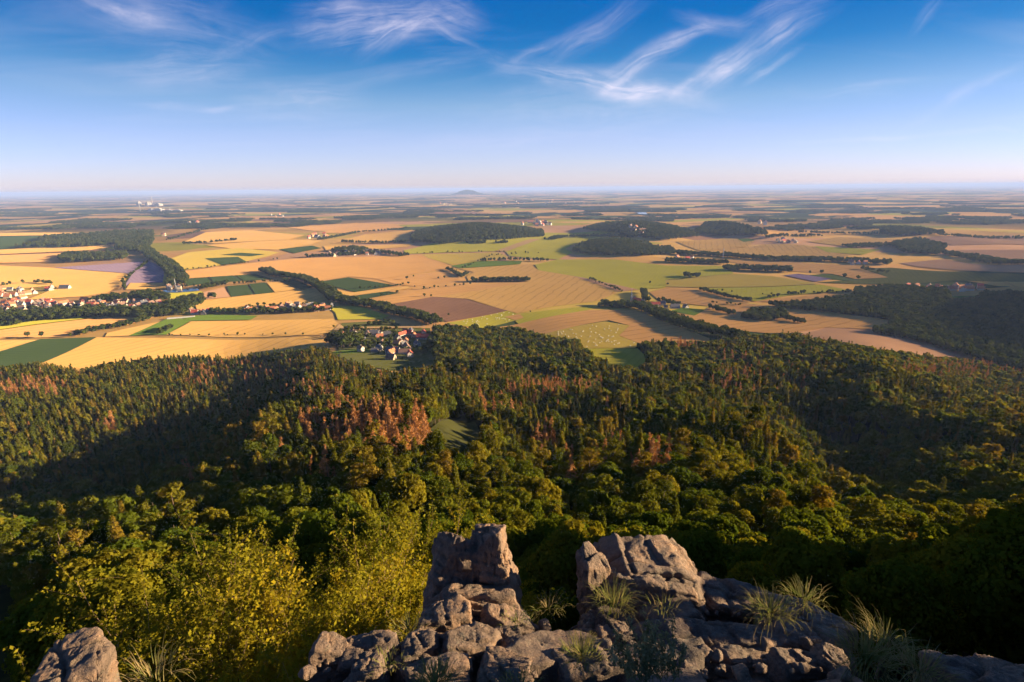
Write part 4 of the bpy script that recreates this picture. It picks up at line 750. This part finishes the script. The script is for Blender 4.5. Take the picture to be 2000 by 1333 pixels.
        for L in lods:
            q = LL[rest] == L; vi[q] = first[L] + rs.randint(0, len(T[L]), q.sum())
        stuff(['broadleaf_forest', 'conifer_forest', 'dead_spruce_stand'][kd], ['mass of green broadleaf forest covering the slopes below the rocks', 'mass of olive conifers mixed through the forest slopes', 'more bare brown spruces spread through the forest'][kd], protos, np.stack([X, Y, Z - .3], -1)[rest], rot[rest], scl[rest], vi)
forest()

# ------------------------------------------------------------------ the crag in the foreground
def rock_mat(name='weathered_rock', soil=False):
    m, t, out = mat_new(name); b = t.node('ShaderNodeBsdfPrincipled'); b.inputs['Roughness'].default_value = 0.85
    pos = t.node('ShaderNodeNewGeometry').outputs['Position']
    n1 = t.noise(pos, 2.2, 6, .62, .3); n2 = t.noise(pos, 9.0, 7, .68); n3 = t.noise(pos, 45.0, 5, .7)
    c = t.ramp(t.math('ADD', t.math('MULTIPLY', n1, .6), t.math('MULTIPLY', n2, .4)), [(.30, (.050, .037, .032)), (.40, (.125, .090, .072)), (.50, (.215, .145, .105)), (.60, (.32, .19, .115)), (.74, (.28, .225, .175))])
    lich = t.math('MULTIPLY', t.maprange(t.noise(pos, 5.0, 6, .7, .5), .56, .66), t.maprange(n3, .42, .62)); c = t.mix(t.math('MULTIPLY', lich, .75), c, (.27, .26, .19))
    moss = t.math('MULTIPLY', t.maprange(t.noise(t.vmath('ADD', pos, (9, 4, 2)), 3.4, 6, .7), .58, .70), t.maprange(n3, .40, .66)); c = t.mix(t.math('MULTIPLY', moss, .55), c, (.12, .115, .035))
    c = t.mix(t.maprange(n3, .35, .75, .0, .45), c, (.035, .030, .032))
    spots = t.node('ShaderNodeTexVoronoi'); t.l.new(pos, spots.inputs['Vector']); spots.inputs['Scale'].default_value = 26; sp = t.math('MULTIPLY', t.math('LESS_THAN', spots.outputs['Distance'], .16), t.maprange(n1, .55, .65)); c = t.mix(t.math('MULTIPLY', sp, .7), c, (.48, .47, .44))
    if soil:
        sm = t.maprange(t.noise(t.vmath('ADD', pos, (3, 8, 1)), 1.9, 5, .6), .44, .54); gr = t.ramp(t.noise(pos, 90.0, 4, .7), [(.35, (.030, .022, .018)), (.55, (.075, .052, .040)), (.68, (.15, .11, .085)), (.76, (.42, .38, .34))]); c = t.mix(sm, c, gr)
    t.l.new(c, b.inputs['Base Color'])
    bp = t.node('ShaderNodeBump'); bp.inputs['Strength'].default_value = 1.0; bp.inputs['Distance'].default_value = .06
    hgt = t.math('ADD', t.math('MULTIPLY', n2, 1.0), t.math('MULTIPLY', n3, .45)); t.l.new(hgt, bp.inputs['Height']); t.l.new(bp.outputs[0], b.inputs['Normal'])
    t.l.new(b.outputs[0], out.inputs[0]); return m
M['rock'] = rock_mat(); M['ledge'] = rock_mat('rock_and_soil', True)
def rock_mesh(name, seed, size, sub=4, jit=.12, nch=11, p=70, bed=7.0, joint=2.2, step=.085, taper=.25):
    """angular block: plane-cut body, bedding steps, joints, rough skin"""
    rs = np.random.RandomState(seed); d, F = ICO[sub]; N = np.array([(1, 0, 0), (-1, 0, 0), (0, 1, 0), (0, -1, 0), (0, 0, 1), (0, 0, -1)], float) + rs.normal(size=(6, 3)) * jit; H = rs.uniform(.88, 1.0, 6)
    ch = sph(rs, nch); N = np.concatenate([N / np.linalg.norm(N, axis=1, keepdims=True), ch]); H = np.concatenate([H, rs.uniform(.98, 1.30, nch)])
    dw = d + .02 * np.stack([perlin(d * 2 + seed + k * 9) for k in range(3)], -1)
    q = np.clip(dw @ N.T / H, 0, None); r = (q ** p).sum(1) ** (-1 / p); V = d * r[:, None] * np.asarray(size) / 2
    m = float(np.mean(size)); w = V / m * 1.6 + seed * 3.7
    zc = V[:, 2] / m * bed + .9 * V[:, 0] / m + .55 * perlin(w * .8); xc = V[:, 0] / m * joint + .5 * V[:, 1] / m + .5 * perlin(w * .7 + 8) + .37 * np.floor(zc); yc = V[:, 1] / m * joint + .4 * perlin(w * .7 + 18) + .21 * np.floor(zc)
    hsh = np.sin(np.floor(zc) * 12.9 + np.floor(xc) * 78.2 + np.floor(yc) * 37.7 + seed) * 43758.5; hsh -= np.floor(hsh)
    edge = lambda v, s: np.exp(-((np.abs(v - np.round(v))) / s) ** 2)
    disp = step * m * (hsh - .5) - .045 * m * edge(zc, .06) - .036 * m * np.maximum(edge(xc, .04), edge(yc, .04)) + .02 * m * fbm(w * .8 + 2, 2) + .032 * m * fbm(w * 3.5, 6, .66)
    V = V + d * disp[:, None]; V[:, :2] *= 1 + taper * .25 - taper * (V[:, 2:3] / size[2] + .5); return mesh_np(name, V, F, [M['rock']])
def plat_z(x, y): return -3.0 - .42 * (y - 2.3)
def on_plat(px, py, dz=0.0):
    d = ray(px, py); t = (-2.034 + dz) / (d[2] + .42 * d[1]); return d * t
OUT = [(330, 1420), (440, 1345), (560, 1322), (640, 1290), (720, 1262), (790, 1238), (825, 1195), (850, 1160), (990, 1165), (1040, 1215), (1090, 1222), (1140, 1195), (1160, 1160), (1220, 1140), (1390, 1140), (1545, 1158), (1610, 1190), (1640, 1225), (1650, 1290), (1720, 1320), (1850, 1330), (2060, 1330), (2300, 1500), (2300, 1900), (300, 1900)]
OUTW = np.array([on_plat(*q)[:2] for q in OUT])
def sdist(x, y, P):
    d = np.full(x.shape, 1e9)
    for a, b in zip(P, np.roll(P, -1, 0)):
        e = b - a; t = np.clip(((x - a[0]) * e[0] + (y - a[1]) * e[1]) / (e @ e), 0, 1); d = np.minimum(d, np.hypot(x - a[0] - t * e[0], y - a[1] - t * e[1]))
    return np.where(inpoly(x, y, [tuple(q) for q in P]), -d, d)
def ledge():
    rs = np.random.RandomState(8); X, Y = np.meshgrid(np.arange(-3.4, 4.6, .024), np.arange(.2, 6.2, .024)); sh = X.shape; x, y = X.ravel(), Y.ravel(); z0 = np.zeros_like(x)
    wx = x + .16 * fbm(np.stack([x * 1.6, y * 1.6, z0], -1), 3); wy = y + .16 * fbm(np.stack([x * 1.6, y * 1.6, z0 + 7], -1), 3)
    C = np.stack([rs.uniform(-3.6, 4.8, 230), rs.uniform(0, 6.4, 230)], -1); off = rs.uniform(-.10, .10, 230); tl = rs.normal(size=(230, 2)) * .16
    d = (wx[:, None] - C[None, :, 0]) ** 2 + ((wy[:, None] - C[None, :, 1]) * 1.35) ** 2; i = np.argpartition(d, 2, axis=1)[:, :2]; dd = np.sqrt(np.take_along_axis(d, i, 1)); o = np.argsort(dd, 1); i = np.take_along_axis(i, o, 1); dd = np.take_along_axis(dd, o, 1)
    k = i[:, 0]; gap = dd[:, 1] - dd[:, 0]; dx, dy = wx - C[k, 0], wy - C[k, 1]
    z = plat_z(x, y) + off[k] + tl[k, 0] * dx + tl[k, 1] * dy - .09 * np.exp(-(gap / .045) ** 2)
    w = np.stack([x, y, z0], -1); z += .07 * fbm(w * 1.3, 4) + .030 * fbm(w * 6, 4) + .008 * fbm(w * 25, 3)
    sd = sdist(x, y, OUTW) + .12 * fbm(w * 2.2 + 3, 3); z -= 1.6 * sstep(-.02, .22, sd) + 5.5 * sstep(.15, 1.5, sd) + .12 * sstep(-.25, .0, sd)
    nx = sh[1]; a, b = np.meshgrid(np.arange(sh[0] - 1), np.arange(nx - 1), indexing='ij'); F = np.stack([a * nx + b, a * nx + b + 1, (a + 1) * nx + b + 1, (a + 1) * nx + b], -1).reshape(-1, 4)
    link('rocky_ground', mesh_np('rocky_ground', np.stack([x, y, z], -1), F, [M['ledge']]), kind='structure')
ledge()
def rock(name, px, base, top, wpx, depth, seed, label, rot=(0, 0, 0), sub=5, sink=.12, back=0.0, **kw):
    """px, base: pixel where its front foot meets the ledge; top: pixel row of its top; wpx: width in pixels"""
    f = on_plat(px, base); yc = f[1] + depth * .45 + back; zb = plat_z(0, yc) - sink; tp = ray(px, top); zt = tp[2] * yc / tp[1]; h = max(.12, zt - zb); wpx = wpx * (1.18 if name == 'rock_block' else 1.08 if name == 'rock_slab' else 1.0); k = (np.array([0, yc, .5 * (zt + zb)]) @ FWD)
    o = link(name, rock_mesh(name, seed, (wpx / 1000 * k * 1.06, depth, h * 1.06), sub, **kw)); o.location = ((px - 1000) / 1000 * k, yc, .5 * (zt + zb)); o.rotation_euler = tuple(R(a) for a in rot); return tag(o, label, 'rock')
rock('rock_pillar', 880, 1195, 1058, 96, .42, 3, 'dark left half of the twin-topped rock pillar, its flat tip in the sun', (-6, 8, 8), 6, .3, taper=.28)
rock('rock_pillar', 952, 1192, 1040, 104, .48, 5, 'dark taller right half of the twin-topped rock pillar with pointed tip', (-6, -2, -6), 6, .3, taper=.32)
rock('rock_block', 925, 1218, 1150, 140, .34, 6, 'broad dark foot of the twin-topped rock pillar', (-8, 3, 4))
rock('rock_pillar', 1243, 1185, 1078, 200, .62, 9, 'flat-topped rock block with sunlit top behind the grass tuft', (4, 4, 3), 6, .35, bed=4.0, jit=.04, nch=4, taper=.12)
rock('rock_block', 1262, 1206, 1128, 190, .40, 10, 'layered dark rock step under the flat-topped sunlit block', (-4, 4, -5), 6, bed=8.0)
rock('rock_block', 1158, 1195, 1085, 55, .34, 12, 'dark upright rock at the left side of the flat-topped block', (-4, -4, 10), 5, .4)
rock('rock_slab', 1445, 1205, 1160, 205, .52, 13, 'long rounded rock slab crest right of the flat-topped block', (-4, 7, -8), 6, bed=7.0)
rock('rock_slab', 1300, 1238, 1192, 118, .42, 14, 'rounded rock slab in front of the layered step', (-6, -4, 10), 5)
rock('rock_slab', 1562, 1242, 1188, 150, .46, 15, 'blue-grey flat slab overhanging at the right end of the outcrop', (-8, 6, -10), 6, bed=4.0, joint=1.2)
rock('rock_slab', 1400, 1300, 1250, 290, .52, 16, 'long low rock step with a pinkish cracked front face', (-2, 1, -3), 6, bed=7.0, joint=3.0)
rock('rock_slab', 1575, 1282, 1238, 150, .40, 17, 'dark slab below the blue-grey overhanging one', (-4, 4, -8), 5)
rock('rock_block', 1545, 1318, 1282, 80, .22, 18, 'pinkish block low at the right end of the outcrop', (-3, 2, 6), 5); rock('rock_block', 1612, 1318, 1280, 56, .22, 19, 'small dark block at the outcrop corner beside tall grass', (-3, 4, -12), 5)
rock('boulder', 140, 1390, 1300, 140, .60, 20, 'large lichen-covered boulder in the bottom left corner', (-8, 8, 16), 6, .6); rock('boulder', 642, 1306, 1256, 78, .26, 21, 'small boulder glowing in full sunlight beside the yellow shrubs', (-4, 3, 12), 5); rock('boulder', 1925, 1390, 1325, 200, .55, 22, 'broad rounded boulder in the bottom right corner', (-6, 2, 8), 6, .5)
rock('rock_block', 872, 1252, 1186, 90, .34, 23, 'brownish block on the left below the twin-topped pillar', (-6, -6, 6)); rock('rock_block', 945, 1224, 1172, 90, .30, 24, 'reddish block in the middle below the twin-topped pillar', (-6, 6, -10)); rock('rock_block', 985, 1250, 1202, 95, .30, 25, 'ochre block on the right below the twin-topped pillar', (-6, 9, -8))
rock('rock_block', 912, 1294, 1240, 105, .30, 26, 'grey faceted rock in front of the brownish block', (-6, 3, 3)); rock('rock_block', 820, 1302, 1246, 72, .30, 27, 'squarish grey rock at the left rim of the ledge', (-6, -5, 14)); rock('rock_block', 715, 1305, 1254, 110, .30, 28, 'jagged dark rock next to the sunlit boulder', (-5, -4, 6)); rock('rock_block', 715, 1335, 1296, 64, .22, 29, 'pale grey stone in front of the jagged dark rock', (-4, 4, 10))
rock('rock_block', 978, 1270, 1238, 58, .2, 30, 'rounded stone under the ochre block', (-5, 3, 0)); rock('rock_block', 792, 1312, 1284, 56, .18, 35, 'reddish stone left of the pale grass tuft', (-4, 2, 20)); rock('rock_block', 1140, 1335, 1280, 105, .34, 36, 'smooth grey rock below the middle grass tuft', (-4, 2, 8)); rock('rock_block', 1195, 1262, 1228, 62, .22, 37, 'reddish stone beside the hollow of the ledge', (-4, -6, 14)); rock('rock_block', 1160, 1228, 1205, 48, .16, 38, 'small block at the back rim of the hollow', (0, 4, 0)); rock('rock_block', 1035, 1305, 1266, 110, .3, 39, 'flat mossy rock in the middle of the ledge', (-3, 6, -14)); rock('rock_block', 850, 1345, 1300, 120, .3, 40, 'low dark rock behind the spiky grass tuft', (-3, -4, 8)); rock('rock_block', 985, 1345, 1302, 105, .3, 42, 'low cracked rock right of the spiky grass tuft', (-3, 4, -8))
LS = [rock_mesh('loose_stone', 100 + k, (1, .8, .6), 3, jit=.25, nch=14, step=.02) for k in range(7)]
rs_ = np.random.RandomState(41); cnt = 0
while cnt < 240:
    px, py = rs_.uniform(560, 1660), rs_.uniform(1195, 1333); g = on_plat(px, py)
    if sdist(np.array([g[0]]), np.array([g[1]]), OUTW)[0] > -.06: continue
    s = .03 + .11 * rs_.uniform() ** 3; o = link('loose_stone', LS[rs_.randint(7)]); o.location = (g[0], g[1], g[2] + .03 + s * .12); o.scale = (s, s, s); o.rotation_euler = (rs_.normal() * .25, rs_.normal() * .25, rs_.uniform(0, 6.3)); cnt += 1
    w = 'left part of the ledge' if px < 900 else ('middle hollow of the ledge' if px < 1220 else 'right outcrop'); tag(o, ('small' if s < .065 else 'fist-sized or larger') + ' weathered loose stone lying on the ' + w, 'stone', 'loose stones on the ' + w)
# rock teeth added outside the picture, spaced to shade the ledge in patches
for k, (yc, dep, top, lab) in enumerate([(.2, 1.7, .3, 'highest unseen rock tooth, added to shade the ledge'), (2.2, 1.7, -.35, 'second unseen rock tooth, added to shade the ledge'), (3.55, .8, -1.60, 'third unseen rock tooth, added to shade the ledge'), (4.4, 1.0, -2.15, 'lower unseen rock tooth, added to shade the ledge'), (5.6, 1.2, -2.6, 'lowest unseen rock tooth, added to shade the ledge')]):
    o = link('shade_crag', rock_mesh('shade_crag', 60 + k, (3.6, dep * 1.12, 7.0), 5, jit=.05, nch=5, step=.03, taper=0.0)); o.location = (9.6, yc, top - 3.25); tag(o, lab, 'rock')

# ------------------------------------------------------------------ grass, herbs, shrubs
def grass_mat(name, a, b_):
    m, t, out = mat_new(name); n_ = t.noise(t.node('ShaderNodeTexCoord').outputs['Object'], 9.0, 2); c = t.ramp(n_, [(.35, a), (.65, b_)])
    df = t.node('ShaderNodeBsdfDiffuse'); tr = t.node('ShaderNodeBsdfTranslucent'); mx = t.node('ShaderNodeMixShader'); mx.inputs[0].default_value = .35
    t.l.new(c, df.inputs[0]); t.l.new(c, tr.inputs[0]); t.l.new(df.outputs[0], mx.inputs[1]); t.l.new(tr.outputs[0], mx.inputs[2]); t.l.new(mx.outputs[0], out.inputs[0]); return m
M['grass'] = grass_mat('grass_blades', (.11, .14, .035), (.24, .22, .075)); M['dry'] = grass_mat('dry_grass', (.30, .22, .11), (.20, .18, .07)); M['herb'] = grass_mat('herb_green', (.16, .17, .075), (.26, .24, .13))
def blades(rs, n, L, spread, base, wid=.0035, droop=.6):
    a = rs.uniform(0, 6.283, n); th = np.abs(rs.normal(size=n)) * spread; ln = L * rs.uniform(.45, 1.1, n); o = np.stack([np.cos(a), np.sin(a), 0 * a], -1); side = np.stack([-np.sin(a), np.cos(a), 0 * a], -1)
    st = o * (rs.uniform(0, 1, n) * base)[:, None]; V = []; S = 5; bend = rs.uniform(.1, 2.0, n)
    for k in range(S + 1):
        f = k / S; ang = th + droop * bend * f * f; p = st + o * (ln * f * np.sin(ang))[:, None] + np.array([0, 0, 1]) * (ln * f * np.cos(ang))[:, None]; w = wid * (1 - .85 * f); V += [p - side * w, p + side * w]
    V = np.stack(V, 1); b = (np.arange(n) * 2 * (S + 1))[:, None]; F = np.concatenate([np.stack([b[:, 0] + 2 * k, b[:, 0] + 2 * k + 1, b[:, 0] + 2 * k + 3, b[:, 0] + 2 * k + 2], -1) for k in range(S)])
    return V.reshape(-1, 3), F
def tuft(px, py, dist, n, L, spread, seed, label, dry=0.35, base=.13):
    rs = np.random.RandomState(seed); L = L * .48; t = thing('grass_tuft', label, 'grass', ray(px, py) * dist); V, F = blades(rs, int(n * (1 - dry)), L, spread, base); link('green_blades', mesh_np('green_blades', V, F, [M['grass']]), t, kind='stuff')
    V, F = blades(rs, max(4, int(n * dry)), L * 1.25, spread * 1.1, base, .0025, .9); link('dry_stalks', mesh_np('dry_stalks', V, F, [M['dry']]), t, kind='stuff')
for a in [(1195, 1185, 4.75, 150, .42, .28, 1, 'tall arching grass tuft in front of the flat-topped block', .2), (1505, 1198, 4.55, 260, .26, .6, 2, 'rounded green grass tuft on top of the right slab'), (1570, 1172, 4.7, 160, .24, .55, 3, 'fine grass tuft on the skyline of the right slab'), (1690, 1290, 4.35, 240, .42, .5, 4, 'big shaggy grass clump off the right end of the outcrop', .35), (1730, 1262, 4.6, 130, .40, .6, 5, 'long wispy grass hanging past the outcrop corner', .5),
          (1795, 1318, 4.1, 160, .32, .35, 6, 'dry golden grass by the bottom right boulder', .75), (1135, 1282, 4.0, 260, .19, .55, 7, 'middle grass tuft growing in the hollow of the ledge', .4), (850, 1338, 3.72, 300, .20, .6, 8, 'light green spiky grass tuft at the bottom edge', .25), (1015, 1342, 3.6, 120, .12, .7, 9, 'small flat grass tuft right of the spiky one'), (1295, 1190, 4.65, 40, .22, .2, 10, 'thin upright grass tuft beside the rounded slab'), (800, 1235, 4.6, 120, .26, .6, 11, 'wispy grass on the left rim below the pillar', .5), (1070, 1190, 4.9, 60, .3, .5, 12, 'sparse dry stalks in the gap between the two pillars', .7), (760, 1300, 4.1, 60, .14, .5, 13, 'tiny green tuft between stones on the left rim', .1), (300, 1325, 4.6, 90, .36, .5, 14, 'dry grass right of the bottom left boulder', .7), (1010, 1215, 4.5, 60, .1, .5, 15, 'tiny tuft beside the ochre block', .2)]: tuft(*a)
def herb(px, py, dist, seed, label, H=.34, ns=16):
    rs = np.random.RandomState(seed); t = thing('herb_plant', label, 'plant', ray(px, py) * dist); seg, C = [], []
    for k in range(ns):
        a = rs.uniform(0, 6.28); ln = H * rs.uniform(.6, 1.1); sp = rs.uniform(.05, .5); p = np.array([rs.normal() * .04, rs.normal() * .03, 0]); d = np.array([math.cos(a) * sp, math.sin(a) * sp, 1.0])
        for q in range(6):
            p2 = p + d / np.linalg.norm(d) * ln / 6; seg.append((p, p2, .0028, .0024)); C += [p2 + rs.normal(size=3) * .010 for _ in range(7 + 3 * q)]; p = p2; d = d + rs.normal(size=3) * .12
    V, F = tubes(seg, 4); link('stems', mesh_np('stems', V, F, [M['herb']]), t); C = np.array(C); V, F = leaves(C, sph(rs, len(C)), .0075, rs, .6); link('leaves', mesh_np('leaves', V, F, [M['herb']]), t, kind='stuff')
herb(1262, 1332, 3.72, 1, 'bushy grey-green herb at the bottom edge right of centre', .36, 22); herb(1312, 1318, 3.75, 2, 'smaller grey-green herb right of the bushy one', .30, 12); herb(1220, 1318, 3.8, 3, 'low grey-green herb left of the bushy one', .26, 12)

def shrub_mesh(seed, H=3.2, ns=9, lean=(.25, .05), leaf=.027):
    rs = np.random.RandomState(seed); seg, C, N = [], [], []
    def grow(p, d, L, r, lev):
        m = 7 if lev == 0 else 4
        for q in range(m):
            d2 = d + rs.normal(size=3) * .13 + np.array([lean[0] * .06, 0, .05 if lev else .02]); d2 /= np.linalg.norm(d2); p2 = p + d2 * L / m; r2 = r * .84; seg.append((p, p2, r, r2))
            if lev < 2 and (q > 1 or lev):
                for _ in range(3 if lev == 0 else 2):
                    s = d2 + rs.normal(size=3) * .62; s /= np.linalg.norm(s); grow(p2, s, L * (.36 if lev == 0 else .45) * rs.uniform(.6, 1.15), r2 * .5, lev + 1)
            if lev > 0:
                k = 10 if lev == 2 else 5
                for _ in range(k): C.append(p + (p2 - p) * rs.uniform() + rs.normal(size=3) * .045); N.append(np.array([rs.normal() * .5, rs.normal() * .5, .9]))
            p, d, r = p2, d2, r2
    for k in range(ns):
        a = rs.uniform(0, 6.28); d = np.array([math.cos(a) * rs.uniform(.1, .75) + lean[0], math.sin(a) * rs.uniform(.1, .75) + lean[1], 1.0]); d /= np.linalg.norm(d); grow(np.array([math.cos(a) * .12, math.sin(a) * .12, -.5]), d, (H + .5) * rs.uniform(.7, 1.05), .032, 0)
    bv, bf = tubes(seg, 5); lv, lf = leaves(np.array(C), np.array(N), leaf, rs, .62, .6)
    return mesh_np('branches', bv, bf, [M['twig']], smooth=True), mesh_np('foliage', lv, lf, [M['bush']])
SHR = [shrub_mesh(1), shrub_mesh(2, 3.0, 8, (.35, .1)), shrub_mesh(4, 2.8, 9, (.1, 0))]
SPOTS = [(470, 1055, 15.5, 1.25, 'farthest tall shrub with sunlit yellow crown left of the pillar'), (590, 1075, 14.5, 1.15, 'sunlit yellow-green shrub right behind the farthest tall one'), (400, 1120, 12.5, 1.1, 'yellow-green shrub in the left half of the sunlit thicket'), (540, 1130, 11.5, 1.1, 'shrub in the centre of the sunlit thicket'), (660, 1110, 12.0, 1.1, 'shrub at the centre right of the sunlit thicket'), (770, 1090, 11.5, 1.1, 'dense yellow shrub just left of the twin-topped pillar'), (800, 1130, 9.2, .9, 'slanting shrub with bare stems against the twin-topped pillar'),
         (340, 1190, 10.0, 1.0, 'shrub with upright branch at the left of the thicket'), (470, 1200, 9.2, 1.0, 'shrub with pale trunk low in the thicket'), (600, 1190, 9.0, 1.0, 'bright shrub in front of the thicket centre'), (720, 1170, 8.8, .95, 'bright shrub above the sunlit boulder'), (420, 1270, 7.8, .9, 'low shrub at the bottom of the thicket'), (560, 1265, 7.5, .85, 'low bright shrub left of the sunlit boulder'), (300, 1275, 8.2, .9, 'half-shaded shrub right of the bottom left boulder'), (880, 1035, 13.0, .95, 'yellow leafy shrub peeping over the twin-topped pillar'), (280, 1080, 15.0, 1.1, 'leafy shrub at the shaded left end of the thicket'), (700, 1235, 7.0, .7, 'small shrub with slanting stems behind the ledge rim')]
SPOTS = [q for q in SPOTS if q[0] not in (280, 590, 420)]
for k, (px, py, dist, s, lab) in enumerate(SPOTS):
    top = ray(px, py) * dist; ms = SHR[k % 3]; t = thing('shrub', lab, 'shrub', (top[0] - .5 * s, top[1], top[2] - (4.15 if dist < 12.6 else 4.7) * s), k * 2.1 if k % 3 == 2 else (k % 5) * .25, None, s); link('branches', ms[0], t); link('foliage', ms[1], t, kind='stuff')

# ------------------------------------------------------------------ the hazy evening air
def haze():
    m, t, out = mat_new('evening_haze'); v = t.node('ShaderNodeVolumePrincipled'); v.inputs['Color'].default_value = (.37, .53, 1.0, 1); v.inputs['Density'].default_value = 4.6e-5; v.inputs['Anisotropy'].default_value = 0.0
    t.l.new(v.outputs[0], out.inputs['Volume']); o = link('haze', MB().box(-90000, 90000, -90000, 90000, -330, 60).mesh('haze', m), kind='stuff'); tag(o, 'pale evening haze lying over the whole plain', 'haze')
haze()
